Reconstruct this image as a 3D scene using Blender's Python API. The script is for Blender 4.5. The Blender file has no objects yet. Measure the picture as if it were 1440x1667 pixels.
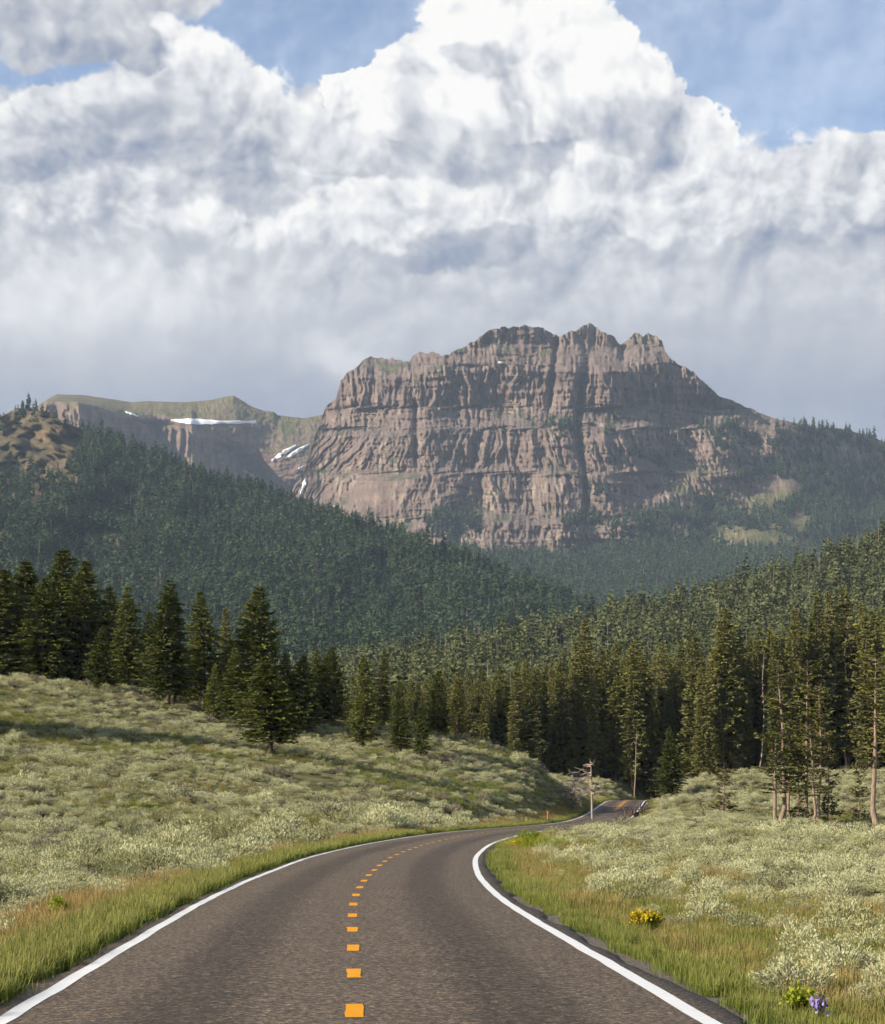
import bpy, math, random
import numpy as np
scene = bpy.context.scene
COL = scene.collection
R = math.radians

# ------------------------------------------------------------------ camera
F, HORIZON, EYE = 3000.0, 1323.0, 1.75        # focal length and horizon row in photo pixels (1440 wide), eye height in m
cam = bpy.data.objects.new('camera', bpy.data.cameras.new('camera'))
COL.objects.link(cam)
cam.location = (0, 0, EYE)
cam.rotation_euler = (R(90), 0, 0)
cam.data.sensor_fit = 'HORIZONTAL'
cam.data.sensor_width = 24.0
cam.data.lens = 24.0 * F / 1440
cam.data.shift_y = (HORIZON - 833.5) / 1440
cam.data.clip_start = 0.1
cam.data.clip_end = 60000
scene.camera = cam

# ------------------------------------------------------------------ sun, sky, exposure
SUN_AZ, SUN_EL = R(-112), R(26)               # azimuth from straight ahead, negative = left
sun = bpy.data.objects.new('sun', bpy.data.lights.new('sun', 'SUN'))
COL.objects.link(sun)
sun.data.energy = 5.0
sun.data.angle = R(0.53)
sun.data.color = (1.0, 0.90, 0.76)
sdir = (math.sin(SUN_AZ) * math.cos(SUN_EL), math.cos(SUN_AZ) * math.cos(SUN_EL), math.sin(SUN_EL))
from mathutils import Vector
sun.rotation_euler = Vector(sdir).to_track_quat('Z', 'Y').to_euler()
scene.view_settings.view_transform = 'Standard'
scene.view_settings.look = 'None'
scene.view_settings.exposure = 0.8
scene.view_settings.gamma = 1.0
scene.view_settings.use_curve_mapping = False
scene.cycles.use_denoising = True
scene.cycles.use_adaptive_sampling = True
scene.cycles.adaptive_threshold = 0.03
scene.cycles.adaptive_min_samples = 12
scene.cycles.max_bounces = 5
scene.cycles.diffuse_bounces = 2
scene.cycles.glossy_bounces = 1
scene.cycles.transmission_bounces = 2
scene.cycles.transparent_max_bounces = 4
scene.cycles.volume_bounces = 0
scene.cycles.sample_clamp_indirect = 4.0


class NT:
    """small helper to write shader node maths"""
    def __init__(self, tree):
        self.t = tree
    def new(self, kind, **kw):
        n = self.t.nodes.new(kind)
        for k, v in kw.items():
            setattr(n, k, v)
        return n
    def put(self, sock, v):
        if isinstance(v, bpy.types.NodeSocket):
            self.t.links.new(v, sock)
        elif v is not None:
            if sock.type == 'RGBA' and not isinstance(v, (int, float)) and len(v) == 3:
                v = (*v, 1)
            sock.default_value = v
    def m(self, op, a, b=None, c=None, clamp=False):
        n = self.new('ShaderNodeMath', operation=op, use_clamp=clamp)
        for i, v in enumerate((a, b, c)):
            self.put(n.inputs[i], v)
        return n.outputs[0]
    def add(self, *a):
        r = a[0]
        for b in a[1:]:
            r = self.m('ADD', r, b)
        return r
    def mul(self, *a):
        r = a[0]
        for b in a[1:]:
            r = self.m('MULTIPLY', r, b)
        return r
    def sub(self, a, b): return self.m('SUBTRACT', a, b)
    def vm(self, op, a, b=None, scale=None):
        n = self.new('ShaderNodeVectorMath', operation=op)
        self.put(n.inputs[0], a)
        if b is not None: self.put(n.inputs[1], b)
        if scale is not None: self.put(n.inputs['Scale'], scale)
        return n.outputs[0]
    def smooth(self, x, lo, hi, a=0.0, b=1.0):
        n = self.new('ShaderNodeMapRange', interpolation_type='SMOOTHSTEP')
        for i, v in enumerate((x, lo, hi, a, b)):
            self.put(n.inputs[i], v)
        return n.outputs[0]
    def lin(self, x, lo, hi, a=0.0, b=1.0):
        n = self.new('ShaderNodeMapRange')
        for i, v in enumerate((x, lo, hi, a, b)):
            self.put(n.inputs[i], v)
        return n.outputs[0]
    def noise(self, vec, scale, detail=3, rough=0.5, dist=0.0, color=False):
        n = self.new('ShaderNodeTexNoise')
        self.put(n.inputs['Vector'], vec)
        self.put(n.inputs['Scale'], scale)
        n.inputs['Detail'].default_value = detail
        n.inputs['Roughness'].default_value = rough
        n.inputs['Distortion'].default_value = dist
        return n.outputs['Color' if color else 0]
    def voro(self, vec, scale, detail=0, rough=0.5, feature='F1', smooth=None):
        n = self.new('ShaderNodeTexVoronoi', feature='SMOOTH_F1' if smooth else feature)
        self.put(n.inputs['Vector'], vec)
        self.put(n.inputs['Scale'], scale)
        n.inputs['Detail'].default_value = detail
        n.inputs['Roughness'].default_value = rough
        if smooth: n.inputs['Smoothness'].default_value = smooth
        return n.outputs['Distance']
    def sep(self, v):
        n = self.new('ShaderNodeSeparateXYZ'); self.put(n.inputs[0], v)
        return n.outputs
    def comb(self, x, y, z):
        n = self.new('ShaderNodeCombineXYZ')
        for i, v in enumerate((x, y, z)): self.put(n.inputs[i], v)
        return n.outputs[0]
    def mix(self, f, a, b):
        n = self.new('ShaderNodeMix', data_type='RGBA')
        self.put(n.inputs[0], f); self.put(n.inputs[6], a); self.put(n.inputs[7], b)
        return n.outputs[2]
    def ramp(self, f, stops):
        n = self.new('ShaderNodeValToRGB')
        e = n.color_ramp.elements
        while len(e) < len(stops): e.new(0.5)
        for el, (p, c) in zip(e, stops):
            el.position = p; el.color = (*c, 1)
        self.put(n.inputs[0], f)
        return n.outputs[0]


world = bpy.data.worlds.new('World')
scene.world = world
world.use_nodes = True
world.cycles.sampling_method = 'MANUAL'
world.cycles.sample_map_resolution = 256
wt = world.node_tree
wt.nodes.clear()
w = NT(wt)
sky = w.new('ShaderNodeTexSky', sky_type='NISHITA')
sky.sun_disc = False
sky.sun_elevation = SUN_EL
sky.sun_rotation = SUN_AZ
sky.altitude = 2100
sky.air_density = 1.0
sky.dust_density = 0.6
SKY = 0.13                                     # background strength; cloud colours below are divided by it
D = w.new('ShaderNodeTexCoord').outputs['Generated']
dx, dy, dz = w.sep(D)
hl = w.m('SQRT', w.add(w.mul(dx, dx), w.mul(dy, dy)))
U = w.mul(w.m('ARCTAN2', dx, dy), F)
V = w.mul(w.m('DIVIDE', dz, w.m('MAXIMUM', hl, 0.08)), F)
big = w.noise(D, 7.0, 4, 0.55, color=True)
fine = w.noise(D, 26.0, 5, 0.6, color=True)
bx, by, _ = w.sep(big)
fx, fy, _ = w.sep(fine)
PV = w.comb(w.add(U, w.mul(w.sub(bx, 0.5), 230), w.mul(w.sub(fx, 0.5), 120)),
            w.add(V, w.mul(w.sub(by, 0.5), 190), w.mul(w.sub(fy, 0.5), 100)), 0.0)
Vw = w.sep(PV)[1]


def blob(px, py, rx, ry, amp=1.0):
    """a soft patch of cloud in a direction given by the photograph"""
    n = w.new('ShaderNodeVectorMath', operation='MULTIPLY_ADD')
    w.put(n.inputs[0], PV)
    n.inputs[1].default_value = (1 / rx, 1 / ry, 0)
    n.inputs[2].default_value = (-(px - 720) / rx, -(HORIZON - py) / ry, 0)
    d = w.new('ShaderNodeVectorMath', operation='DOT_PRODUCT')
    w.put(d.inputs[0], n.outputs[0]); w.put(d.inputs[1], n.outputs[0])
    g = w.m('POWER', 0.3679, d.outputs['Value'])
    return g if amp == 1.0 else w.mul(g, amp)


# cauliflower relief: warped cells, lit from the sun's side
warp = w.vm('ADD', D, w.vm('SCALE', w.vm('SUBTRACT', big, (0.5, 0.5, 0.5)), scale=0.045))
warp = w.vm('ADD', warp, w.vm('SCALE', w.vm('SUBTRACT', fine, (0.5, 0.5, 0.5)), scale=0.016))
toward = (sdir[0] * 0.008, 0.0, 0.007)
def relief(v):
    cells = w.voro(v, 12.0, 4.0, 0.62)
    soft = w.noise(v, 8.0, 7, 0.58)
    return w.add(w.mul(w.sub(1.0, cells), 0.75), w.mul(soft, 0.9))
h0 = relief(warp)
lit = w.sub(h0, relief(w.vm('ADD', warp, toward)))
crisp = w.sub(w.noise(warp, 50.0, 6, 0.68), 0.5)
lit = w.add(w.mul(lit, 1.4), w.mul(crisp, 0.15))
puff = w.add(w.sub(h0, 0.72), w.mul(crisp, 0.30))
broad = w.sub(w.noise(D, 5.0, 3, 0.5), 0.5)


def cloud_light(base, gain, cy, ry, slope):
    """brightness of one bank of cloud: brighter to its top, greyer to its base, with the relief lit by the sun"""
    up = w.m('MULTIPLY', w.sub(Vw, HORIZON - cy), slope / ry)
    up = w.m('MAXIMUM', w.m('MINIMUM', up, slope), -slope)
    return w.add(base, w.mul(lit, gain), up)


# general cover that goes on all round the sky, thick and blue-grey towards the horizon
alpha = w.smooth(w.add(0.42, w.mul(puff, 0.8), w.mul(broad, 1.3), w.smooth(V, 1330, 1050, 0.0, 0.9),
                       blob(1360, 70, 300, 200, -1.8), blob(575, 30, 110, 80, -1.2), blob(1380, 400, 120, 90, 0.5)), 0.30, 0.62)
calm = w.smooth(V, 700, 1000, 0.14, 1.0)
light = w.add(0.58, w.mul(lit, 0.8, calm), w.mul(puff, 0.25, calm), w.mul(broad, 0.5), w.mul(w.smooth(V, 860, 640), -0.40), blob(150, 520, 260, 90, 0.20), blob(560, 600, 70, 30, 0.30))
BANKS = [  # blobs, edge softness, puff weight, light (base, relief gain, centre row, half height, slope)
    ([(840, 10, 160, 190), (690, 140, 170, 70), (950, 135, 140, 105), (1070, 195, 95, 60), (1120, 250, 110, 45), (610, 130, 80, 40)], 0.05, 0.55, (0.86, 1.35, 120, 200, 0.10)),
    ([(1300, 340, 260, 80), (980, 330, 330, 110), (1420, 280, 110, 45)], 0.12, 0.7, (0.70, 1.1, 330, 130, 0.12)),
    ([(330, 390, 330, 75), (640, 330, 170, 60)], 0.13, 0.8, (0.74, 1.1, 380, 100, 0.14)),
    ([(1400, 400, 75, 60)], 0.32, 0.9, (0.86, 1.0, 400, 100, 0.12)),
    ([(1000, 215, 95, 62), (1065, 240, 60, 66), (735, 225, 110, 85)], 0.20, 0.8, (0.50, 1.0, 220, 90, 0.16)),
    ([(410, 160, 110, 90), (240, 105, 85, 62), (130, 235, 260, 80), (20, 260, 160, 60), (560, 230, 110, 60)], 0.10, 0.55, (0.66, 0.9, 195, 85, 0.36)),
    ([(60, 120, 150, 70), (180, 120, 60, 42), (60, 20, 190, 60), (230, 15, 110, 45)], 0.14, 0.7, (0.36, 0.8, 110, 80, 0.16)),
    ([(790, 72, 80, 32)], 0.18, 0.8, (0.50, 0.9, 72, 40, 0.08)),
    ([(790, 390, 100, 34), (690, 428, 90, 24)], 0.18, 0.7, (0.28, 0.7, 400, 50, 0.12)),
    ([(280, 425, 80, 28)], 0.25, 0.5, (0.45, 0.4, 425, 40, 0.08)),
]
for blobs, soft, pw, li in BANKS:
    f = w.add(*[blob(*b) for b in blobs], w.mul(puff, pw))
    a = w.smooth(f, 0.42 - soft, 0.42 + soft)
    light = w.add(w.mul(light, w.sub(1.0, a)), w.mul(cloud_light(*li), a))
    alpha = w.m('MAXIMUM', alpha, a)
alpha = w.m('MAXIMUM', alpha, w.add(0.27, w.mul(broad, 0.35)))      # thin veil over the blue
light = w.m('MINIMUM', w.m('MAXIMUM', light, 0.0), 1.0)
cloud = w.ramp(light, [(0.0, (0.25, 0.305, 0.42)), (0.2, (0.37, 0.405, 0.49)), (0.45, (0.55, 0.565, 0.61)), (0.75, (0.81, 0.815, 0.83)), (1.0, (1.0, 0.985, 0.95))])
cloud = w.vm('SCALE', cloud, scale=0.60 / SKY)
bg = w.new('ShaderNodeBackground')
bg.inputs['Strength'].default_value = SKY
wt.links.new(w.mix(alpha, sky.outputs[0], cloud), bg.inputs['Color'])
wt.links.new(bg.outputs[0], w.new('ShaderNodeOutputWorld').inputs['Surface'])

# ------------------------------------------------------------------ helpers
rng = np.random.default_rng(7)


def P(px, py, d):
    """a point seen at photo pixel (px, py), standing d metres ahead"""
    px, py, d = np.broadcast_arrays(np.asarray(px, float), np.asarray(py, float), np.asarray(d, float))
    return np.stack([(px - 720) / F * d, d, EYE + (HORIZON - py) / F * d], -1)


def smoothstep(a, b, x):
    t = np.clip((np.asarray(x, float) - a) / (b - a), 0, 1)
    return t * t * (3 - 2 * t)


def _hash(ix, iy, seed):
    h = (ix.astype(np.int64) * 374761393 + iy.astype(np.int64) * 668265263 + seed * 1442695041) & 0xFFFFFFFF
    h = ((h ^ (h >> 13)) * 1274126177) & 0xFFFFFFFF
    h = ((h ^ (h >> 16)) * 2246822519) & 0xFFFFFFFF
    return ((h ^ (h >> 15)) & 0xFFFFFF) / float(0xFFFFFF)


def vnoise(x, y, seed=0):
    x = np.asarray(x, float); y = np.asarray(y, float)
    x, y = np.broadcast_arrays(x, y)
    ix, iy = np.floor(x), np.floor(y)
    fx, fy = x - ix, y - iy
    fx = fx * fx * fx * (fx * (fx * 6 - 15) + 10); fy = fy * fy * fy * (fy * (fy * 6 - 15) + 10)
    a = _hash(ix, iy, seed); b = _hash(ix + 1, iy, seed); c = _hash(ix, iy + 1, seed); d = _hash(ix + 1, iy + 1, seed)
    return (a + (b - a) * fx + (c - a) * fy + (a - b - c + d) * fx * fy) * 2 - 1


def fbm(x, y, seed=0, octaves=4, gain=0.5):
    s, a = 0.0, 1.0
    for o in range(octaves):
        s = s + a * vnoise(np.asarray(x) * 2 ** o + 17.3 * o, np.asarray(y) * 2 ** o - 9.1 * o, seed + o)
        a *= gain
    return s


def ridge(x, y, seed=0, octaves=4, gain=0.5):
    s, a = 0.0, 1.0
    for o in range(octaves):
        s = s + a * (1 - 2 * np.abs(vnoise(np.asarray(x) * 2 ** o + 31.7 * o, np.asarray(y) * 2 ** o + 5.9 * o, seed + o)))
        a *= gain
    return s


def curve(points):
    """piecewise-linear function of photo column or row"""
    a = np.array(points, float)
    return lambda x: np.interp(x, a[:, 0], a[:, 1])


def new_mesh(name, verts, faces, smooth=False):
    me = bpy.data.meshes.new(name)
    verts = np.asarray(verts, np.float32).reshape(-1, 3)
    faces = np.asarray(faces, np.int32)
    n, k = faces.shape
    me.vertices.add(len(verts)); me.vertices.foreach_set('co', verts.ravel())
    me.loops.add(n * k); me.loops.foreach_set('vertex_index', faces.ravel())
    me.polygons.add(n); me.polygons.foreach_set('loop_start', np.arange(0, n * k, k, dtype=np.int32))
    me.polygons.foreach_set('use_smooth', np.full(n, smooth))
    me.update(calc_edges=True)
    return me


def grid_faces(rows, cols):
    i = np.arange(rows - 1)[:, None] * cols + np.arange(cols - 1)[None]
    return np.stack([i, i + 1, i + cols + 1, i + cols], -1).reshape(-1, 4)


def obj(name, me, mat=None, parent=None, **props):
    o = bpy.data.objects.new(name, me)
    COL.objects.link(o)
    if mat is not None and me is not None and not me.materials: me.materials.append(mat)
    if parent is not None: o.parent = parent
    for k, v in props.items(): o[k] = v
    return o


def attr(me, name, values, kind='FLOAT', domain='POINT'):
    a = me.attributes.new(name, kind, domain)
    v = np.asarray(values)
    a.data.foreach_set({'FLOAT': 'value', 'INT': 'value', 'FLOAT_VECTOR': 'vector'}[kind], v.ravel().astype(np.int32 if kind == 'INT' else np.float32))


def material(name, rough=0.9, spec=0.15):
    m = bpy.data.materials.new(name)
    m.use_nodes = True
    b = m.node_tree.nodes['Principled BSDF']
    b.inputs['Roughness'].default_value = rough
    b.inputs['Specular IOR Level'].default_value = spec
    return m, NT(m.node_tree), b


def attr_node(n, name):
    a = n.new('ShaderNodeAttribute'); a.attribute_name = name
    return a.outputs['Fac']


def bump(n, b, height, strength, distance):
    k = n.new('ShaderNodeBump')
    k.inputs['Strength'].default_value = strength
    k.inputs['Distance'].default_value = distance
    n.put(k.inputs['Height'], height)
    n.t.links.new(k.outputs[0], b.inputs['Normal'])


# ------------------------------------------------------------------ road line
ROAD = np.array([(0.6, -25, 0), (0.35, -10, 0), (-0.05, 0, 0), (-0.76, 15.9, 0), (-1.66, 34.3, 0.0), (-1.93, 45.3, 0.03), (-1.96, 52.7, 0.06), (-1.81, 63.8, 0.15),
                 (-1.35, 74.8, 0.21), (-0.48, 89.5, 0.27), (1.26, 107.9, 0.36), (3.5, 126.3, 0.43), (6.2, 143, 0.48), (8.9, 157, 0.52), (11.8, 171, 0.60),
                 (15.4, 190, 0.80), (19.0, 214, 1.25), (23.0, 245, 2.1), (26.3, 270, 3.0), (30.3, 300, 3.75), (36, 325, 3.9), (50, 352, 3.2), (74, 372, 2.6), (110, 385, 2.4)])


def catmull(pts, step):
    out = []
    p = np.vstack([2 * pts[0] - pts[1], pts, 2 * pts[-1] - pts[-2]])
    for i in range(1, len(p) - 2):
        n = max(2, int(np.linalg.norm(p[i + 1] - p[i]) / step))
        t = (np.arange(n) / n)[:, None]
        a, b, c, d = p[i - 1], p[i], p[i + 1], p[i + 2]
        out.append(0.5 * (2 * b + (c - a) * t + (2 * a - 5 * b + 4 * c - d) * t ** 2 + (3 * b - a - 3 * c + d) * t ** 3))
    out.append(p[-2][None])
    return np.vstack(out)


road_c = catmull(ROAD, 0.8)
for _ in range(6):
    road_c[1:-1] = 0.25 * road_c[:-2] + 0.5 * road_c[1:-1] + 0.25 * road_c[2:]
road_s = np.concatenate([[0], np.cumsum(np.linalg.norm(np.diff(road_c[:, :2], axis=0), axis=1))])
tang = np.gradient(road_c[:, :2], axis=0); tang /= np.linalg.norm(tang, axis=1)[:, None]
road_n = np.stack([tang[:, 1], -tang[:, 0]], 1)        # to the right


def road_near(x, y):
    """distance to the centre line, side (+ right) and road height at the nearest point"""
    x = np.asarray(x, float).ravel(); y = np.asarray(y, float).ravel()
    dist = np.empty(len(x)); side = np.empty(len(x)); zz = np.empty(len(x))
    c = road_c[::2]; nn = road_n[::2]
    for i in range(0, len(x), 20000):
        dxy = np.stack([x[i:i + 20000, None] - c[None, :, 0], y[i:i + 20000, None] - c[None, :, 1]], -1)
        q = (dxy ** 2).sum(-1)
        k = q.argmin(1); r = np.arange(len(k))
        side[i:i + 20000] = np.sign((dxy[r, k] * nn[k]).sum(1))
        dist[i:i + 20000] = np.abs((dxy[r, k] * nn[k]).sum(1)) * (q[r, k] < 2500) + np.sqrt(q[r, k]) * (q[r, k] >= 2500)
        zz[i:i + 20000] = c[k, 2]
    return dist, side, zz


# ------------------------------------------------------------------ ground height: a thin plate through surveyed points
SURVEY = [tuple(P(*q)) for q in [
    # left meadow and the sage hill
    (0, 1500, 29), (0, 1425, 50), (200, 1420, 52), (0, 1372, 75), (200, 1372, 80), (400, 1382, 74), (0, 1300, 112), (250, 1318, 112), (480, 1335, 112), (600, 1338, 118),
    (0, 1212, 162), (200, 1235, 158), (435, 1228, 175), (330, 1275, 140), (560, 1275, 160), (690, 1288, 165), (650, 1320, 140), (760, 1325, 155), (840, 1325, 170), (880, 1308, 195),
    (0, 1108, 232), (100, 1114, 232), (180, 1123, 228), (260, 1142, 224), (330, 1165, 222), (400, 1196, 215), (480, 1200, 222), (540, 1180, 255), (600, 1212, 220), (690, 1222, 212), (735, 1200, 235),
    (800, 1218, 236), (860, 1240, 236), (925, 1280, 238), (905, 1300, 215), (0, 1125, 275), (200, 1150, 275), (400, 1205, 285), (560, 1195, 300), (735, 1235, 290),
    # right meadow and the low rise before the forest
    (1440, 1600, 18.6), (1440, 1450, 41), (1440, 1400, 66), (1440, 1362, 128), (1000, 1395, 70), (1000, 1352, 150), (1150, 1350, 165), (1300, 1343, 215), (1440, 1342, 222), (1000, 1328, 205), (1090, 1326, 215),
    (1090, 1288, 285), (1180, 1328, 235), (1180, 1262, 308), (1240, 1254, 315), (1340, 1256, 315), (1440, 1260, 312), (1060, 1276, 320), (980, 1275, 330), (1000, 1290, 290),
    (1180, 1262, 380), (1440, 1258, 400), (950, 1268, 390), (800, 1262, 400), (1100, 1262, 440)]]
SURVEY += [(-30, 5, 0.1), (-60, 30, 1.2), (-80, 80, 5), (-95, 150, 16), (-125, 230, 32), (-150, 330, 34), (-90, 340, 19), (-40, 400, 12), (40, 5, 0.2), (60, 40, 0.3), (90, 100, 0.8), (110, 180, 1.6), (130, 260, 6),
           (160, 330, 13), (150, 430, 14), (60, 460, 10), (0, 480, 11), (-60, 480, 14), (-12, -20, 0), (12, -20, 0), (-60, -20, 0.5), (60, -20, 0.3)]
SV = np.array(SURVEY)
_s = 100.0


def _tps(r2):
    return 0.5 * r2 * np.log(np.maximum(r2, 1e-12))


def _fit():
    q = SV[:, :2] / _s; n = len(q)
    K = _tps(((q[:, None] - q[None]) ** 2).sum(-1)) + np.eye(n) * 0.004
    A = np.zeros((n + 3, n + 3)); A[:n, :n] = K; A[:n, n] = 1; A[:n, n + 1:] = q; A[n, :n] = 1; A[n + 1:, :n] = q.T
    return np.linalg.solve(A, np.concatenate([SV[:, 2], [0, 0, 0]]))


_W = _fit()


def ground(x, y, with_road=True):
    x = np.asarray(x, float); y = np.asarray(y, float); shp = x.shape
    x = x.ravel(); y = y.ravel()
    cx = np.clip(x, -160, 170); cy = np.clip(y, -25, 470)
    z = np.empty(len(x)); q = SV[:, :2] / _s; n = len(q)
    for i in range(0, len(x), 20000):
        a, b = cx[i:i + 20000] / _s, cy[i:i + 20000] / _s
        z[i:i + 20000] = _tps((a[:, None] - q[None, :, 0]) ** 2 + (b[:, None] - q[None, :, 1]) ** 2) @ _W[:n] + _W[n] + _W[n + 1] * a + _W[n + 2] * b
    z += 0.10 * fbm(x / 7, y / 7, 3, 3) * smoothstep(6, 30, y) + 0.35 * fbm(x / 31, y / 31, 9, 2) * smoothstep(40, 130, y)
    z += np.clip(y - 470, 0, 1100) * 0.05
    if with_road:
        d, s, rz = road_near(x, y)
        k = smoothstep(3.9, 10.5, d)
        shoulder = rz - 0.05 - 0.10 * smoothstep(3.5, 4.6, d)
        z = shoulder * (1 - k) + z * k
    return z.reshape(shp)


def axis(dense_lo, dense_hi, step, lo, hi):
    a = list(np.arange(dense_lo, dense_hi + 1e-6, step)); g = step
    while a[-1] < hi: g *= 1.35; a.append(a[-1] + g)
    g = step
    while a[0] > lo: g *= 1.35; a.insert(0, a[0] - g)
    return np.array(a)


gx = axis(-130, 140, 1.0, -6000, 6000); gy = axis(-24, 430, 1.0, -3000, 9000)
GX, GY = np.meshgrid(gx, gy)
GZ = ground(GX, GY)
m_ground, n, b = material('meadow_soil')
gp = n.new('ShaderNodeNewGeometry').outputs['Position']
soil = n.ramp(n.noise(gp, 0.35, 6, 0.65), [(0.30, (0.085, 0.100, 0.026)), (0.48, (0.140, 0.135, 0.048)), (0.62, (0.205, 0.165, 0.078)), (0.8, (0.15, 0.145, 0.062))])
grit = n.ramp(n.noise(gp, 14, 4, 0.7), [(0.3, (0.085, 0.07, 0.054)), (0.7, (0.24, 0.20, 0.155))])
b_col = n.mix(n.smooth(n.add(attr_node(n, 'road_distance'), n.mul(n.noise(gp, 1.6, 3), 0.8)), 4.0, 4.6), grit, soil)
n.put(b.inputs['Base Color'], b_col)
bump(n, b, n.noise(gp, 9, 5, 0.7), 0.8, 0.12)
me = new_mesh('ground', np.stack([GX, GY, GZ], -1), grid_faces(len(gy), len(gx)), True)
attr(me, 'road_distance', np.minimum(road_near(GX, GY)[0], 50))
obj('ground', me, m_ground, kind='structure')

# ------------------------------------------------------------------ road with painted lines
HALF, PAVED = 2.95, 3.26
m_road, n, b = material('asphalt', 0.75, 0.25)
gp = n.new('ShaderNodeNewGeometry').outputs['Position']
across = attr_node(n, 'across')
speck = n.ramp(n.noise(gp, 17, 3, 0.75), [(0.32, (0.020, 0.015, 0.012)), (0.47, (0.078, 0.061, 0.043)), (0.58, (0.158, 0.122, 0.082)), (0.72, (0.46, 0.36, 0.25))])
stone = n.ramp(n.noise(gp, 48, 2, 0.6), [(0.35, (0.5, 0.47, 0.45)), (0.7, (1.7, 1.6, 1.5))])
track = n.add(n.smooth(n.m('ABSOLUTE', n.sub(n.m('ABSOLUTE', across), 1.5)), 0.75, 0.2), n.mul(n.noise(gp, 0.5, 5, 0.65), 0.9))
road_col = n.mix(1.0, speck, speck)
mulc = n.new('ShaderNodeMix', data_type='RGBA', blend_type='MULTIPLY'); mulc.inputs[0].default_value = 0.8
n.put(mulc.inputs[6], speck); n.put(mulc.inputs[7], stone)
road_col = n.vm('SCALE', mulc.outputs[2], scale=n.lin(track, 0.2, 1.5, 1.12, 0.62))
n.put(b.inputs['Base Color'], road_col)
bump(n, b, n.noise(gp, 60, 3, 0.7), 0.5, 0.012)
offs = np.array([-PAVED - 0.12, -PAVED, -HALF, -1.5, 0, 1.5, HALF, PAVED, PAVED + 0.12])
crown = np.array([-0.16, -0.005, 0.01, 0.03, 0.045, 0.03, 0.01, -0.005, -0.16])


def ribbon(c, nrm, offsets, lifts):
    v = np.empty((len(c), len(offsets), 3))
    v[:, :, :2] = c[:, None, :2] + nrm[:, None] * np.asarray(offsets)[None, :, None]
    v[:, :, 2] = c[:, 2, None] + np.asarray(lifts)[None]
    return v


rv = ribbon(road_c, road_n, offs, crown)
jag = 0.10 * fbm(road_s / 1.3, 0 * road_s, 21, 4)
rv[:, 0, :2] += road_n * jag[:, None]; rv[:, 1, :2] += road_n * jag[:, None]
jag = 0.10 * fbm(road_s / 1.3, 0 * road_s + 50, 22, 4)
rv[:, -1, :2] += road_n * jag[:, None]; rv[:, -2, :2] += road_n * jag[:, None]
me = new_mesh('road', rv, grid_faces(len(road_c), len(offs))[:, ::-1], True)
attr(me, 'across', np.tile(offs, len(road_c)))
road = obj('road', me, m_road, kind='structure')


def paint(name, base, worn):
    m, n, b = material(name, 0.7, 0.2)
    gp = n.new('ShaderNodeNewGeometry').outputs['Position']
    k = n.smooth(n.add(n.noise(gp, 55, 4, 0.75), n.mul(n.noise(gp, 1.5, 3), 0.35)), 0.80, 0.92)
    n.put(b.inputs['Base Color'], n.mix(n.mul(k, worn), n.mix(n.noise(gp, 6, 4, 0.7), base, tuple(c * 0.82 for c in base)), (0.10, 0.085, 0.07)))
    bump(n, b, n.noise(gp, 60, 3, 0.7), 0.4, 0.008)
    return m


m_white = paint('white_line_paint', (0.80, 0.79, 0.75), 0.55)
m_yellow = paint('yellow_line_paint', (0.78, 0.33, 0.004), 0.6)


def crown_at(o):
    return np.interp(o, offs, crown)


for sgn, seed in ((-1, 31), (1, 32)):
    wob = 0.012 * fbm(road_s / 0.9, 0 * road_s, seed, 3)
    o = np.array([sgn * HALF - 0.085, sgn * HALF + 0.085])
    v = ribbon(road_c, road_n, o, crown_at(o) + 0.005)
    v[:, :, :2] += road_n[:, None] * wob[:, None, None]
    obj('edge_line', new_mesh('edge_line', v, grid_faces(len(road_c), 2)[:, ::-1]), m_white, road)
s_cam = np.interp(0, road_c[:, 1], road_s)
SPACING, FIRST = 3.70, s_cam + 15.9
for k in range(-3, 46):
    mid = FIRST + k * SPACING
    t = mid + np.linspace(-0.54, 0.54, 5)
    c = np.stack([np.interp(t, road_s, road_c[:, i]) for i in range(3)], 1)
    nn = np.stack([np.interp(t, road_s, road_n[:, i]) for i in range(2)], 1)
    hw = 0.088 + 0.006 * rng.standard_normal(5)
    v = ribbon(c, nn, [-0.076, 0.076], [0.05, 0.05])
    v[:, 0, :2] += nn * rng.normal(0, 0.006, 5)[:, None]; v[:, 1, :2] += nn * rng.normal(0, 0.006, 5)[:, None]
    obj('centre_dash', new_mesh('centre_dash', v, grid_faces(5, 2)[:, ::-1]), m_yellow, road)
far = road_s > s_cam + 240
for o in (-0.16, 0.16):
    v = ribbon(road_c[far], road_n[far], [o - 0.07, o + 0.07], [0.05, 0.05])
    obj('centre_line', new_mesh('centre_line', v, grid_faces(far.sum(), 2)[:, ::-1]), m_yellow, road)

# ------------------------------------------------------------------ hills and mountains
def hill_mesh(name, cols, rows_t, top, bottom, depth, mat, relief_fn, back=(40, 260, 900), **props):
    """rows run from the foot (t = 0) to the skyline (t = 1), then over the crest and down the far side"""
    PX, T = np.meshgrid(cols, rows_t)
    PY = bottom(PX) + (top(PX) - bottom(PX)) * T
    DD = depth(PX, PY, T) + relief_fn(PX, PY, T)
    V = P(PX, PY, DD)
    crest = V[-1]
    extra = [crest + np.array([0, k, -drop * k]) for k, drop in zip(back, (0.12, 0.45, 0.6))]
    V = np.concatenate([V, np.stack(extra)], 0)
    me = new_mesh(name, V, grid_faces(V.shape[0], V.shape[1])[:, ::-1], True)
    o = obj(name, me, mat, kind='structure', **props)
    def at(px, py):
        t = np.clip((py - bottom(px)) / (top(px) - bottom(px)), 0, 1)
        return P(px, py, depth(px, py, t) + relief_fn(px, py, t))
    return o, at


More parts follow.
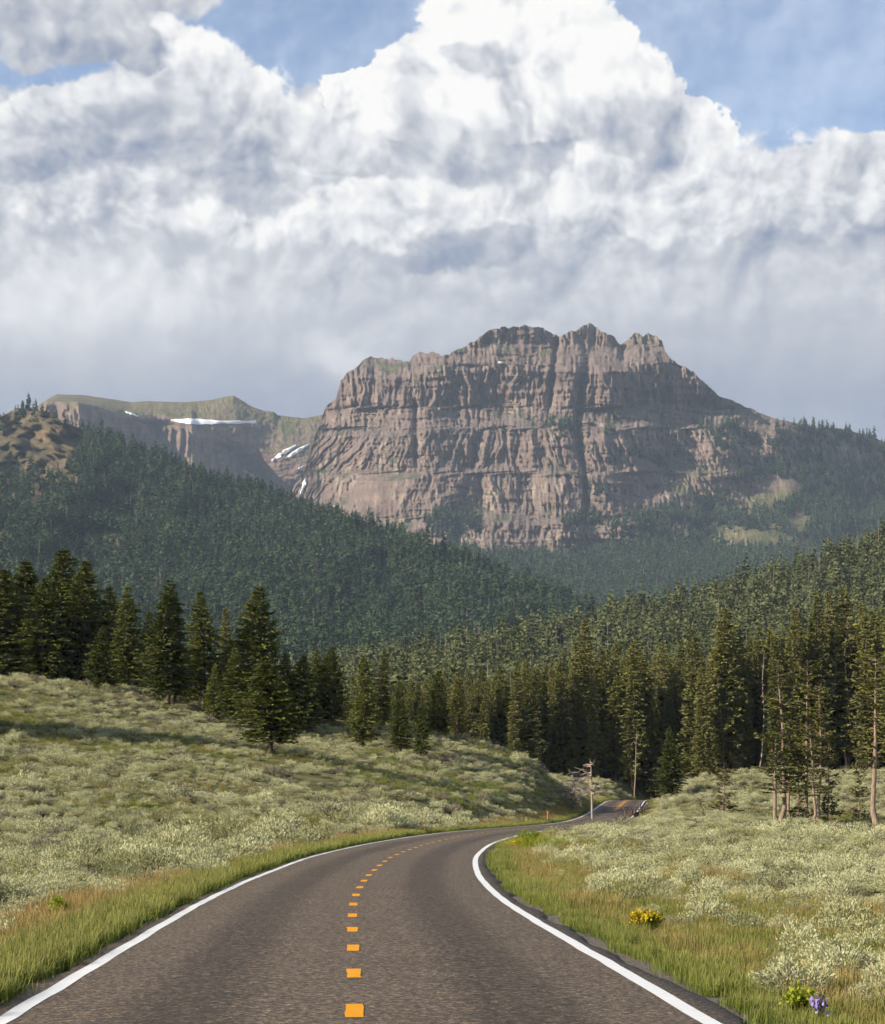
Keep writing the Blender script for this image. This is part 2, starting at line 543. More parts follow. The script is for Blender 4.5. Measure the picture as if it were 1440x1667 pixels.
def rock_material(name, strata, talus, green, amount, scale=1.0):
    m, n, b = material(name, 0.95, 0.05)
    g = n.new('ShaderNodeNewGeometry')
    p = g.outputs['Position']
    x, y, z = n.sep(p)
    nz = n.sep(g.outputs['Normal'])[2]
    zz = n.add(z, n.mul(n.sub(n.noise(p, 0.006, 4), 0.5), 40))
    band = n.noise(n.comb(n.mul(x, 0.0012), 0.0, n.mul(zz, 0.028)), 1.0, 5, 0.62)
    streak = n.noise(n.comb(n.mul(x, 0.05), n.mul(y, 0.02), n.mul(z, 0.006)), 1.0, 5, 0.6)
    rock = n.ramp(n.add(n.mul(band, 0.48), n.mul(streak, 0.52)), strata)
    scree = n.ramp(n.noise(p, 0.03, 6, 0.65), talus)
    scree = n.mix(n.mul(n.smooth(x, 480, 600), n.smooth(z, 820, 740)), scree, n.ramp(n.noise(p, 0.02, 5), [(0.35, (0.125, 0.120, 0.055)), (0.65, (0.195, 0.165, 0.090))]))     # grassy clearings low on the right
    rock = n.mix(n.smooth(n.add(nz, n.mul(n.sub(n.noise(p, 0.02, 4), 0.5), 0.25)), 0.50, 0.68), rock, scree)
    veg = n.mul(n.smooth(n.noise(p, 0.012, 6, 0.65), 0.50, 0.62), n.smooth(nz, 0.45, 0.66))
    n.put(b.inputs['Base Color'], n.mix(n.mul(veg, amount), rock, green))
    flute = n.noise(n.comb(n.mul(x, 0.11), n.mul(y, 0.07), n.mul(z, 0.022)), 1.0, 6, 0.68)
    beds = n.noise(n.comb(n.mul(x, 0.006), n.mul(y, 0.006), n.mul(zz, 0.10)), 1.0, 4, 0.6)
    bump(n, b, n.add(n.mul(flute, 1.0), n.mul(beds, 0.35), n.mul(n.noise(p, 0.12, 4, 0.7), 0.3)), 1.0, 7.0 * scale)
    return m


m_rock = rock_material('brown_volcanic_rock',
    [(0.30, (0.079, 0.059, 0.054)), (0.44, (0.152, 0.111, 0.092)), (0.54, (0.199, 0.146, 0.118)), (0.60, (0.305, 0.243, 0.185)), (0.66, (0.184, 0.136, 0.112)), (0.80, (0.138, 0.105, 0.090))],
    [(0.3, (0.138, 0.105, 0.088)), (0.6, (0.199, 0.153, 0.128)), (0.8, (0.231, 0.184, 0.150))], (0.065, 0.083, 0.036), 0.7)
m_plateau = rock_material('plateau_rock_and_tundra',
    [(0.30, (0.087, 0.060, 0.053)), (0.5, (0.179, 0.122, 0.099)), (0.62, (0.235, 0.166, 0.127)), (0.8, (0.153, 0.108, 0.086))],
    [(0.3, (0.122, 0.103, 0.058)), (0.55, (0.168, 0.142, 0.075)), (0.8, (0.210, 0.155, 0.108))], (0.087, 0.103, 0.034), 0.9)


def forest_floor(name, a, b_, c):
    m, n, b = material(name, 0.95, 0.05)
    p = n.new('ShaderNodeNewGeometry').outputs['Position']
    n.put(b.inputs['Base Color'], n.ramp(n.noise(p, 0.012, 7, 0.68), [(0.34, a), (0.52, b_), (0.70, c)]))
    bump(n, b, n.noise(p, 0.06, 6, 0.7), 1.0, 5.0)
    return m


m_hill = forest_floor('wooded_hill_soil', (0.050, 0.056, 0.026), (0.115, 0.090, 0.052), (0.185, 0.130, 0.085))
m_near_hill = forest_floor('grassy_wooded_soil', (0.060, 0.070, 0.026), (0.130, 0.128, 0.055), (0.240, 0.200, 0.105))

# --- the main peak: cliffs, ledges and talus, with a wooded lower slope running up to the right
peak_top = curve([(-500, 900), (300, 850), (430, 815), (475, 800), (498, 760), (512, 712), (525, 675), (530, 661), (547, 650), (554, 617), (565, 607), (582, 595), (590, 586), (607, 581), (630, 582), (655, 587), (667, 590), (672, 577),
    (682, 573), (705, 573), (720, 577), (730, 575), (757, 565), (760, 559), (787, 545), (800, 537), (820, 532), (845, 532), (857, 529), (875, 532), (892, 537), (910, 549), (917, 544), (930, 539), (942, 536),
    (950, 530), (960, 528), (972, 535), (987, 541), (1000, 550), (1010, 560), (1022, 554), (1030, 545), (1040, 543), (1047, 548), (1055, 542), (1067, 546), (1077, 556), (1082, 572), (1092, 585), (1112, 597),
    (1130, 607), (1145, 620), (1160, 635), (1172, 645), (1190, 652), (1220, 665), (1260, 682), (1295, 690), (1320, 696), (1365, 697), (1405, 706), (1440, 720), (1600, 760), (2000, 800)])
_sky = peak_top
def peak_top(px):
    on = smoothstep(535, 560, px) * smoothstep(1195, 1150, px)
    return _sky(px) + on * (2.2 * fbm(px / 9, 0 * px, 44, 3) + 1.5 * np.abs(vnoise(px / 4, 0 * px, 45))) + 1.2 * fbm(px / 12, 0 * px, 46, 2) * (1 - on)
peak_bottom = lambda px: 1030 + 0 * px
_D = np.array([(1040, 2900), (1010, 3050), (950, 3500), (905, 3900), (893, 3950), (856, 3972), (842, 4040), (800, 4085), (772, 4105), (762, 4135), (722, 4160), (700, 4180), (690, 4235), (664, 4290),
               (640, 4283), (604, 4298), (590, 4345), (566, 4420), (545, 4432), (500, 4470)])[::-1]


def cliffness(px, py):
    """1 on the sheer bands, 0 on ledges and talus"""
    up = smoothstep(668, 660, py) * smoothstep(592, 602, py)
    top = smoothstep(566, 560, py)
    mid = smoothstep(772, 764, py) * smoothstep(690, 700, py) * 0.75
    low = smoothstep(894, 890, py) * smoothstep(852, 860, py) * 0.5
    rib = smoothstep(842, 836, py) * smoothstep(770, 780, py) * 0.6
    return np.maximum.reduce([up, top, mid, low, rib])


def peak_depth(px, py, t):
    wave = 7 * vnoise(px / 90, 0 * px, 40) + 3.5 * vnoise(px / 26, 0 * px, 41) - 12 * smoothstep(720, 600, px)
    d = np.interp(py + wave, _D[:, 0], _D[:, 1])
    d = d + 0.0017 * (px - 860) ** 2 * smoothstep(960, 800, py) * np.where(px > 860, 0.55, 1.0)
    return d


def peak_relief(px, py, t):
    on = smoothstep(1010, 900, py)
    rocky = on * smoothstep(1330, 1180, px + 0.35 * (py - 700))
    fanned = np.exp(-((px - 612 + 0.9 * (py - 805)) / 62) ** 2) * smoothstep(752, 785, py)       # smooth talus fan low on the left
    rocky = rocky * (1 - 0.92 * fanned)
    c = cliffness(px, py + 7 * vnoise(px / 90, 0 * px, 40))
    layer = smoothstep(660, 668, py) + smoothstep(694, 700, py) + smoothstep(766, 773, py) + smoothstep(838, 846, py) + smoothstep(596, 590, py)
    fan = np.where(py > 690, 850 + (px - 850) / (1 + 0.0028 * np.clip(py - 690, 0, 300)), px)    # the lower ribs spread downhill
    wx = fan + 9 * fbm(px / 50, py / 60, 50, 3) + 47 * layer       # each rock layer weathers into its own ribs
    big = ridge(wx / 95, py / 330, 56, 2, 0.5)            # broad buttresses
    r = ridge(wx / 33, py / 130, 51, 4, 0.55)             # upright ribs and gullies
    r2 = ridge(wx / 8, py / 75, 52, 3, 0.6)
    out = (-big * 9 + r * (5 + 17 * c * (0.6 + 0.5 * vnoise(px / 70, py / 50, 57))) + r2 * (1.5 + 5.0 * c)) * rocky
    gully = np.exp(-((px - 948 - 7 * np.sin(py / 40)) / 6.0) ** 2) * smoothstep(560, 620, py) * smoothstep(870, 820, py)
    gully2 = np.exp(-((px - 905 + 0.10 * (py - 560)) / 5.0) ** 2) * smoothstep(545, 560, py) * smoothstep(700, 640, py)
    gully3 = np.exp(-((px - 676) / 4.5) ** 2) * smoothstep(640, 670, py) * smoothstep(770, 740, py)
    gully4 = np.exp(-((px - 1013) / 6.0) ** 2) * smoothstep(540, 560, py) * smoothstep(610, 580, py)
    out = out + rocky * (62 * gully + 40 * gully2 + 40 * gully3 + 40 * gully4)
    spur = 60 * fbm(px / 160, py / 240, 53, 3) * smoothstep(1010, 940, py)
    lines = 8 * fbm(px / 60, (py + 4 * vnoise(px / 50, 0 * px, 58)) / 6.5, 54, 3) * rocky    # strata
    fine = 6 * fbm(px / 4, py / 15, 55, 3) * rocky
    return out + spur + lines * (1 - 0.5 * c) + fine


rows = np.concatenate([np.linspace(0, 0.28, 60, endpoint=False), np.linspace(0.28, 1, 330)])
cols = np.concatenate([np.linspace(-500, 400, 60, endpoint=False), np.arange(400, 1470, 1.45), np.linspace(1475, 2000, 50)])
peak, peak_at = hill_mesh('mountain', cols, rows, peak_top, peak_bottom, peak_depth, m_rock, peak_relief)

# --- the far plateau on the left with shaded cliffs
plat_top = curve([(-900, 720), (-200, 690), (0, 676), (60, 662), (80, 648), (92, 642), (135, 643), (190, 651), (215, 655), (240, 653), (300, 655), (345, 651), (372, 645), (380, 644), (392, 651), (410, 662), (430, 669), (445, 670),
                  (452, 676), (470, 678), (495, 681), (520, 676), (560, 670), (700, 690), (1200, 760)])
plat_bottom = lambda px: 860 + 0 * px
cliff_top = curve([(-900, 730), (0, 690), (75, 652), (130, 656), (165, 664), (205, 680), (250, 694), (262, 690), (312, 696), (322, 712), (370, 730), (420, 772), (440, 800), (700, 860)])
butt = curve([(-900, 0), (60, 30), (128, -110), (255, 235), (313, 80), (420, 330), (455, 260), (700, 200)])


def plat_depth(px, py, t):
    ct, tp = cliff_top(px), plat_top(px)
    above = np.clip((ct - py) / np.maximum(ct - tp, 1), 0, 1)
    below = np.clip((py - ct) / 70, 0, 1)
    d = 5350 + 330 * above - 60 * below - 420 * np.clip((py - ct - 70) / 90, 0, 1)
    return d + butt(px) * (1 - above) ** 3


def plat_relief(px, py, t):
    below = smoothstep(0, 8, py - cliff_top(px))
    r = ridge((px + 3 * fbm(px / 20, py / 30, 61, 2)) / 13, py / 90, 60, 4, 0.55)
    return -r * (2 + 20 * below) + 10 * fbm(px / 60, py / 40, 62, 4) + 4 * fbm(px / 6, py / 5, 63, 3)


plateau, plat_at = hill_mesh('plateau_hill', np.concatenate([np.linspace(-900, -50, 40, endpoint=False), np.arange(-50, 620, 1.8), np.linspace(625, 1200, 40)]), np.linspace(0, 1, 170), plat_top, plat_bottom, plat_depth, m_plateau, plat_relief)

# --- the dark wooded hill on the left
left_top = curve([(-1200, 560), (-300, 640), (0, 680), (20, 668), (45, 664), (80, 672), (110, 690), (150, 704), (200, 722), (250, 745), (300, 767), (380, 786), (430, 800), (500, 830), (560, 848), (620, 868), (700, 895), (760, 915),
                  (830, 945), (900, 975), (960, 1000), (1010, 1024), (1200, 1075), (1500, 1110)])
left_bottom = lambda px: 1150 + 0 * px
def left_depth(px, py, t): return 1250 + (3050 - 0.9 * np.clip(px, -400, 1200) - 1250) * t ** 1.1
def left_relief(px, py, t): return 110 * fbm(px / 150, py / 110, 70, 4) * (0.3 + t) + (40 * ridge(px / 30, py / 22, 71, 4, 0.6) + 14 * fbm(px / 6, py / 5, 72, 3)) * smoothstep(930, 780, py + 0.75 * px)
left_hill, left_at = hill_mesh('wooded_hill', np.linspace(-1200, 1500, 380), np.linspace(0, 1, 150), left_top, left_bottom, left_depth, m_hill, left_relief)

# --- the nearer wooded slope on the right
right_top = curve([(-600, 1180), (400, 1140), (560, 1122), (640, 1106), (700, 1092), (800, 1074), (900, 1052), (960, 1040), (1000, 1030), (1060, 1012), (1130, 994), (1200, 975), (1300, 946), (1380, 916), (1440, 888), (1700, 780), (2200, 640)])
right_bottom = lambda px: 1275 + 0 * px
def right_depth(px, py, t): return 440 + (820 + 0.30 * np.clip(px, -200, 2000) - 440) * t
def right_relief(px, py, t): return 24 * fbm(px / 130, py / 90, 80, 4) * smoothstep(0, 0.3, t)
right_hill, right_at = hill_mesh('wooded_slope', np.linspace(-600, 2200, 300), np.linspace(0, 1, 90), right_top, right_bottom, right_depth, m_near_hill, right_relief)

# --- snow left on the high ground
m_snow, n, b = material('old_snow', 0.7, 0.2)
n.put(b.inputs['Base Color'], n.ramp(n.noise(n.new('ShaderNodeNewGeometry').outputs['Position'], 0.05, 4), [(0.3, (0.76, 0.77, 0.80)), (0.7, (0.88, 0.88, 0.88))]))


def snow(at, path, width, label, seed):
    """a drift lying on the slope along a path of photo pixels"""
    p = np.array(path, float)
    t = np.linspace(0, 1, 26)
    s = np.concatenate([[0], np.cumsum(np.linalg.norm(np.diff(p, axis=0), axis=1))]); s /= s[-1]
    cx, cy = np.interp(t, s, p[:, 0]), np.interp(t, s, p[:, 1])
    tx, ty = np.gradient(cx), np.gradient(cy); L = np.hypot(tx, ty); nx, ny = -ty / L, tx / L
    hw = width * np.sin(np.pi * np.clip(t, 0.03, 0.97)) ** 0.35 * (1 + 0.5 * fbm(t * 9, 0 * t, seed, 3))
    k = np.linspace(-1, 1, 5)
    X = cx[:, None] + nx[:, None] * hw[:, None] * k; Y = cy[:, None] + ny[:, None] * hw[:, None] * k
    V = at(X, Y); lift = 3.0 * (1 - k ** 2) + 3
    V[..., 1] -= lift[None]; V[..., 2] += lift[None] * 0.8
    obj('snow_patch', new_mesh('snow_patch', V, grid_faces(26, 5), True), m_snow, label=label, category='snow', group='old snow on the high slopes')


snow(plat_at, [(278, 686), (320, 688), (360, 689), (416, 689)], 3.6, 'longest white snow bank lying level on the far plateau', 90)
snow(plat_at, [(204, 672), (226, 680)], 1.6, 'small snow streak on the plateau above the shaded cliffs', 91)
snow(plat_at, [(442, 752), (462, 738), (481, 727)], 2.6, 'slanting snow strip in the saddle, the one nearer the plateau', 92)
snow(plat_at, [(463, 749), (485, 735), (503, 725)], 2.2, 'slanting snow strip in the saddle, the one nearer the peak', 93)
snow(plat_at, [(396, 767), (414, 777)], 1.8, 'short snow streak at the foot of the shaded plateau cliff', 94)
snow(peak_at, [(497, 782), (493, 797), (489, 808)], 2.4, 'upright snow streak just above the dark wooded hill', 95)
snow(plat_at, [(482, 770), (495, 760)], 2.2, 'small snow patch between the slanting strips and the upright streak', 96)
snow(peak_at, [(810, 592), (818, 593)], 1.6, 'tiny snow patch high on the face of the brown peak', 97)

# ------------------------------------------------------------------ plant materials
def leaf_material(name, dark, light, tip=None, patchy=None, random_amount=0.35, translucent=0.0, noise_scale=1.5):
    m, n, b = material(name, 0.85, 0.12)
    info = n.new('ShaderNodeObjectInfo')
    p = n.new('ShaderNodeTexCoord').outputs['Object']
    f = n.add(n.mul(n.noise(p, noise_scale, 3), 0.75), n.mul(info.outputs['Random'], random_amount))
    col = n.ramp(f, [(0.25, dark), (0.72, light)])
    if patchy is not None:      # stands of plants differ in colour from place to place
        col = n.mix(n.smooth(n.noise(info.outputs['Location'], 0.16, 3, 0.6), 0.46, 0.66), col, patchy)
    if tip is not None:
        col = n.mix(n.smooth(attr_node(n, 'along'), 0.45, 0.95), col, tip)
    n.put(b.inputs['Base Color'], col)
    if translucent:
        tr = n.new('ShaderNodeBsdfTranslucent'); n.put(tr.inputs[0], col)
        mx = n.new('ShaderNodeMixShader'); mx.inputs[0].default_value = translucent
        n.t.links.new(b.outputs[0], mx.inputs[1]); n.t.links.new(tr.outputs[0], mx.inputs[2])
        n.t.links.new(mx.outputs[0], n.t.nodes['Material Output'].inputs[0])
    return m


m_needle = leaf_material('fir_needles', (0.046, 0.066, 0.016), (0.205, 0.215, 0.048), random_amount=0.25, translucent=0.12, noise_scale=0.35)
m_pine = leaf_material('pine_needles', (0.052, 0.062, 0.016), (0.175, 0.165, 0.040), random_amount=0.3, noise_scale=0.35)
m_forest = leaf_material('forest_needles', (0.056, 0.068, 0.021), (0.205, 0.20, 0.060), random_amount=0.45, translucent=0.1, noise_scale=0.2)
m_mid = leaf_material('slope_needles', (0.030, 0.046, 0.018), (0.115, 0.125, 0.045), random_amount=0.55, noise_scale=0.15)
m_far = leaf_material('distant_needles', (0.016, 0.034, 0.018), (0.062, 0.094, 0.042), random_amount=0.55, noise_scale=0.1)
m_grey_tree = leaf_material('bare_grey_twigs', (0.13, 0.105, 0.085), (0.26, 0.22, 0.18), noise_scale=0.3)
m_sage = leaf_material('sage_leaves', (0.175, 0.188, 0.080), (0.53, 0.52, 0.295), patchy=(0.31, 0.30, 0.135), random_amount=0.7, translucent=0.15, noise_scale=2.2)
m_sagewood = leaf_material('sage_twigs', (0.060, 0.045, 0.032), (0.15, 0.115, 0.085))
m_grass = leaf_material('green_grass', (0.085, 0.120, 0.018), (0.205, 0.240, 0.042), tip=(0.30, 0.29, 0.085), translucent=0.3)
m_dry = leaf_material('dry_seed_grass', (0.125, 0.135, 0.030), (0.260, 0.225, 0.065), tip=(0.42, 0.29, 0.115), translucent=0.3)
m_yellow_flower = leaf_material('yellow_bloom', (0.26, 0.21, 0.015), (0.52, 0.37, 0.02), noise_scale=6)
m_lime = leaf_material('lime_leaves', (0.16, 0.22, 0.02), (0.40, 0.42, 0.04), translucent=0.25, noise_scale=5)
m_purple = leaf_material('purple_bloom', (0.16, 0.11, 0.30), (0.36, 0.28, 0.52), noise_scale=6)


def bark(name, a, b_):
    m, n, b = material(name, 0.95, 0.1)
    p = n.new('ShaderNodeTexCoord').outputs['Object']
    x, y, z = n.sep(p)
    k = n.noise(n.comb(n.mul(x, 9), n.mul(y, 9), n.mul(z, 1.6)), 1.0, 5, 0.65)
    n.put(b.inputs['Base Color'], n.ramp(k, [(0.3, a), (0.7, b_)]))
    bump(n, b, k, 0.7, 0.03)
    return m


m_bark = bark('brown_bark', (0.060, 0.042, 0.032), (0.19, 0.13, 0.095))
m_pinebark = bark('pale_pine_bark', (0.15, 0.105, 0.075), (0.40, 0.29, 0.215))
m_deadwood = bark('weathered_dead_wood', (0.20, 0.155, 0.12), (0.48, 0.385, 0.30))


# ------------------------------------------------------------------ plant builders
def tube(path, radii, sides=7):
    path = np.asarray(path, float); k = len(path)
    t = np.gradient(path, axis=0); t /= np.linalg.norm(t, axis=1)[:, None] + 1e-9
    ref = np.where(np.abs(t[:, 2:3]) > 0.9, [[1.0, 0, 0]], [[0, 0, 1.0]])
    u = np.cross(t, ref); u /= np.linalg.norm(u, axis=1)[:, None]; v = np.cross(t, u)
    a = np.arange(sides) / sides * 2 * np.pi
    V = path[:, None] + np.asarray(radii)[:, None, None] * (np.cos(a)[None, :, None] * u[:, None] + np.sin(a)[None, :, None] * v[:, None])
    i = np.arange(k - 1)[:, None] * sides; j = np.arange(sides)[None]; j2 = (j + 1) % sides
    return V.reshape(-1, 3), np.stack([i + j, i + j2, i + sides + j2, i + sides + j], -1).reshape(-1, 4)


def join(parts):
    vs, fs, o = [], [], 0
    for v, f in parts:
        vs.append(v); fs.append(f + o); o += len(v)
    return np.concatenate(vs), np.concatenate(fs)


def leaves(base, direc, length, width, r):
    """flat kite-shaped faces, one for each row"""
    k = len(base)
    d = direc / (np.linalg.norm(direc, axis=1)[:, None] + 1e-9)
    s = np.cross(d, r.standard_normal((k, 3))); s /= np.linalg.norm(s, axis=1)[:, None] + 1e-9
    L = np.broadcast_to(length, k)[:, None]; W = np.broadcast_to(width, k)[:, None]
    V = np.stack([base, base + d * L * 0.45 + s * W * 0.5, base + d * L, base + d * L * 0.45 - s * W * 0.5], 1)
    return V.reshape(-1, 3), np.arange(4 * k).reshape(-1, 4)


def conifer(seed, H, R0, t0, profile, whorls, per, sprays, leaf, droop=0.35, gaps=0.12, limb=True):
    """(trunk, crown, limbs) of a conifer H metres tall"""
    r = np.random.default_rng(seed)
    zt = np.linspace(0, H, 12)
    bend = np.stack([0.02 * H * vnoise(zt / H * 2, 0 * zt, seed), 0.02 * H * vnoise(zt / H * 2, 0 * zt + 9, seed), zt], 1); bend[0, :2] = 0
    rad = 0.0125 * H * (1 - zt / H) ** 0.8 + 0.012; rad[0] *= 1.35
    trunk = tube(bend, rad, 8)
    bases, dirs, lens, limbs = [], [], [], []
    side_bias = r.uniform(0, 2 * np.pi)
    for i in range(whorls):
        t = t0 + (1 - t0) * (i + r.uniform(-0.3, 0.3)) / whorls
        t = min(max(t, t0 * 0.8), 0.995)
        level = r.uniform(0.78, 1.18)
        a0 = r.uniform(0, 2 * np.pi)
        for j in range(per):
            if r.random() < gaps: continue
            a = a0 + j * 2 * np.pi / per + r.normal(0, 0.3)
            L = R0 * profile(min(max((t - t0) / (1 - t0), 0.0), 1.0)) * level * r.uniform(0.62, 1.15) * (1 + 0.15 * math.cos(a - side_bias)) + 0.12
            o = np.array([np.interp(t * H, zt, bend[:, 0]), np.interp(t * H, zt, bend[:, 1]), t * H])
            out = np.array([math.cos(a), math.sin(a), 0.0]); tan = np.array([-math.sin(a), math.cos(a), 0.0])
            rise = (0.55 * t - 0.1) * 0.9
            k = max(3, int(sprays * (0.35 + 0.65 * min(1, L / R0))))
            s = np.sort(r.uniform(0.12, 1.0, k))
            pos = o + out * (s * L)[:, None] + np.array([0, 0, 1.0]) * (rise * s * L - droop * L * s ** 2 + 0.18 * L * s ** 4)[:, None]
            if limb:
                limbs.append(tube(np.stack([o, o + out * L * 0.5 + [0, 0, rise * 0.5 * L - droop * L * 0.25], pos[-1]]), [0.035 + 0.010 * L, 0.02 + 0.005 * L, 0.008], 4))
            for q in (-1, 0, 1):
                fan = out + tan * (q * r.uniform(0.5, 1.3, k))[:, None] + np.array([0, 0, 1.0]) * r.normal(-0.06, 0.28, k)[:, None]
                bases.append(pos + r.normal(0, 0.06 * leaf + 0.03, (k, 3))); dirs.append(fan)
                lens.append(leaf * r.uniform(0.65, 1.35, k) * (1.15 - 0.4 * s) * (0.42 + 0.58 * min(1.0, L / (0.55 * R0))))
    n_top = 14
    bases.append(np.stack([np.zeros(n_top) + bend[-1, 0], np.zeros(n_top) + bend[-1, 1], H * r.uniform(0.955, 1.0, n_top)], 1)); dirs.append(r.normal(0, 0.5, (n_top, 3)) + [0, 0, 0.9]); lens.append(np.full(n_top, leaf * 0.5))
    bases, dirs, lens = np.concatenate(bases), np.concatenate(dirs), np.concatenate(lens)
    crown = leaves(bases, dirs, lens, lens * 0.42, r)
    return trunk, crown, limbs


cone = lambda t: (1 - t) ** 0.85 * min(1, 0.62 + t * 2.4)
full = lambda t: (1 - t ** 1.7) * min(1, 0.66 + t * 1.8)
column = lambda t: (1 - t) ** 0.78 * min(1, 0.55 + t * 2.0)
tufted = lambda t: (0.55 + 0.45 * math.sin(t * 23)) * (1 - t) ** 0.4 + 0.1

KINDS = {}


def kind(name, n, fn, needles, barkmat, H):
    KINDS[name] = []
    for i in range(n):
        tr, cr, li = fn(i)
        tv, tf = join([tr] + li)
        tm = new_mesh(name + '_trunk', tv, tf, True); tm.materials.append(barkmat)
        cm = new_mesh(name + '_crown', *cr); cm.materials.append(needles)
        KINDS[name].append((tm, cm, H))


kind('fir', 4, lambda i: conifer(100 + i, 18, 3.9, 0.09, cone, 42, 8, 18, 0.58, 0.30), m_needle, m_bark, 18)
kind('broad', 3, lambda i: conifer(120 + i, 18, 4.2, (0.08, 0.08, 0.15)[i], full, 44, 8, 18, 0.60, 0.26, 0.12), m_needle, m_bark, 18)
kind('spruce', 6, lambda i: conifer(140 + i, 22, 2.5, 0.06 + 0.04 * (i % 3), column, 46, 7, 11, 0.60, 0.42, 0.14), m_forest, m_bark, 22)
kind('lodgepole', 4, lambda i: conifer(160 + i, 20, 2.9, 0.28 + 0.05 * i, tufted, 28, 5, 13, 0.52, 0.12, 0.34), m_pine, m_pinebark, 20)
kind('scrub', 2, lambda i: conifer(180 + i, 6, 2.6, 0.05, lambda t: (0.95 - 0.55 * t) * (0.6 + 0.4 * math.sin(t * 15 + i)), 30, 4, 11, 0.36, 0.05, 0.38), m_pine, m_pinebark, 6)


def dead_tree(seed, H, limbs_n, reach, t_lo=0.3, girth=0.018, limb=1.0):
    r = np.random.default_rng(seed)
    z = np.linspace(0, H, 9)
    path = np.stack([0.03 * H * vnoise(z / H * 2.5, 0 * z, seed), 0.03 * H * vnoise(z / H * 2.5, 0 * z + 4, seed), z], 1); path[0, :2] = 0
    trunk = tube(path, girth * H * (1 - z / H) ** 0.7 + 0.02, 8)
    parts = []
    for i in range(limbs_n):
        t = r.uniform(t_lo, 0.97); a = r.uniform(0, 2 * np.pi); L = reach * r.uniform(0.4, 1.0) * (1.15 - 0.6 * t)
        o = np.array([np.interp(t * H, z, path[:, 0]), np.interp(t * H, z, path[:, 1]), t * H])
        d = np.array([math.cos(a), math.sin(a), 0]); up = r.uniform(-0.2, 0.9)
        pts = np.stack([o, o + d * L * 0.45 + [0, 0, 0.05 * L], o + d * L * 0.8 + [0, 0, up * L * 0.4], o + d * L + [0, 0, up * L * 0.75]]) + r.normal(0, 0.03 * L, (4, 3)) * [[0], [1], [1], [1]]
        parts.append(tube(pts, [0.010 * H ** 0.7 * limb, 0.007 * H ** 0.7 * limb, 0.004 * H ** 0.7 * limb, 0.003 * limb], 5))
        for _ in range(3):
            q = pts[r.integers(1, 3)]; e = q + (d + r.normal(0, 0.7, 3)) * L * 0.3
            parts.append(tube(np.stack([q, (q + e) / 2 + r.normal(0, 0.03, 3), e]), [0.004 * H ** 0.7 * limb, 0.003 * H ** 0.7 * limb, 0.002 * limb], 4))
    return trunk, join(parts)


# light copies for the far woods
def far_tree(seed, H=18, R0=2.6, mat=None, bare=False):
    r = np.random.default_rng(seed)
    z, rad, ang = [], [], []
    B, Dr, Le = [], [], []
    for i in range(13):
        t = 0.06 + 0.93 * i / 13
        for j in range(5):
            a = r.uniform(0, 2 * np.pi); L = R0 * (1 - t) ** 0.75 * r.uniform(0.6, 1.25) + 0.3
            B.append([0, 0, t * H + r.uniform(0, 1.2)]); Dr.append([math.cos(a), math.sin(a), r.uniform(-0.55, 0.1)]); Le.append(L * (0.8 if bare else 1.2))
    Le = np.array(Le)
    v, f = leaves(np.array(B), np.array(Dr), Le, Le * (0.22 if bare else 0.85), r)
    tv, tf = tube([[0, 0, 0], [0, 0, H * 0.5], [0, 0, H]], [0.25, 0.16, 0.03], 4)
    me = new_mesh('far_tree', *join([(tv, tf), (v, f)])); me.materials.append(mat)
    return me


def proto_collection(name, meshes):
    c = bpy.data.collections.new(name)
    for i, me in enumerate(meshes):
        o = bpy.data.objects.new('%s_%02d' % (name, i), me)
        c.objects.link(o)
    return c


def scatter(name, coll, count, pts, scale, yaw, idx=None, tilt=0.06, **props):
    """countless plants: one object whose points carry the plants of a collection"""
    k = len(pts)
    me = bpy.data.meshes.new(name)
    me.vertices.add(k); me.vertices.foreach_set('co', np.asarray(pts, np.float32).ravel())
    scale = np.asarray(scale, float)
    if scale.ndim == 1: scale = np.repeat(scale[:, None], 3, 1)
    attr(me, 'size', scale, 'FLOAT_VECTOR')
    rot = np.stack([rng.normal(0, tilt, k), rng.normal(0, tilt, k), yaw], 1)
    attr(me, 'turn', rot, 'FLOAT_VECTOR')
    attr(me, 'pick', rng.integers(0, count, k) if idx is None else idx, 'INT')
    o = obj(name, me, None, kind='stuff', **props)
    g = bpy.data.node_groups.new(name, 'GeometryNodeTree')
    g.interface.new_socket('Geometry', in_out='INPUT', socket_type='NodeSocketGeometry')
    g.interface.new_socket('Geometry', in_out='OUTPUT', socket_type='NodeSocketGeometry')
    gi, go = g.nodes.new('NodeGroupInput'), g.nodes.new('NodeGroupOutput')
    ci = g.nodes.new('GeometryNodeCollectionInfo'); ci.inputs['Collection'].default_value = coll
    ci.inputs['Separate Children'].default_value = True; ci.inputs['Reset Children'].default_value = True
    inst = g.nodes.new('GeometryNodeInstanceOnPoints'); inst.inputs['Pick Instance'].default_value = True
    def named(nm, ty):
        a = g.nodes.new('GeometryNodeInputNamedAttribute'); a.data_type = ty; a.inputs['Name'].default_value = nm
        return next(s for s in a.outputs if s.enabled and s.name == 'Attribute')
    er = g.nodes.new('FunctionNodeEulerToRotation')
    L = g.links.new
    L(gi.outputs[0], inst.inputs['Points']); L(ci.outputs[0], inst.inputs['Instance'])
    L(named('pick', 'INT'), inst.inputs['Instance Index']); L(named('size', 'FLOAT_VECTOR'), inst.inputs['Scale'])
    L(named('turn', 'FLOAT_VECTOR'), er.inputs[0]); L(er.outputs[0], inst.inputs['Rotation'])
    L(inst.outputs[0], go.inputs[0])
    md = o.modifiers.new('plants', 'NODES'); md.node_group = g
    return o


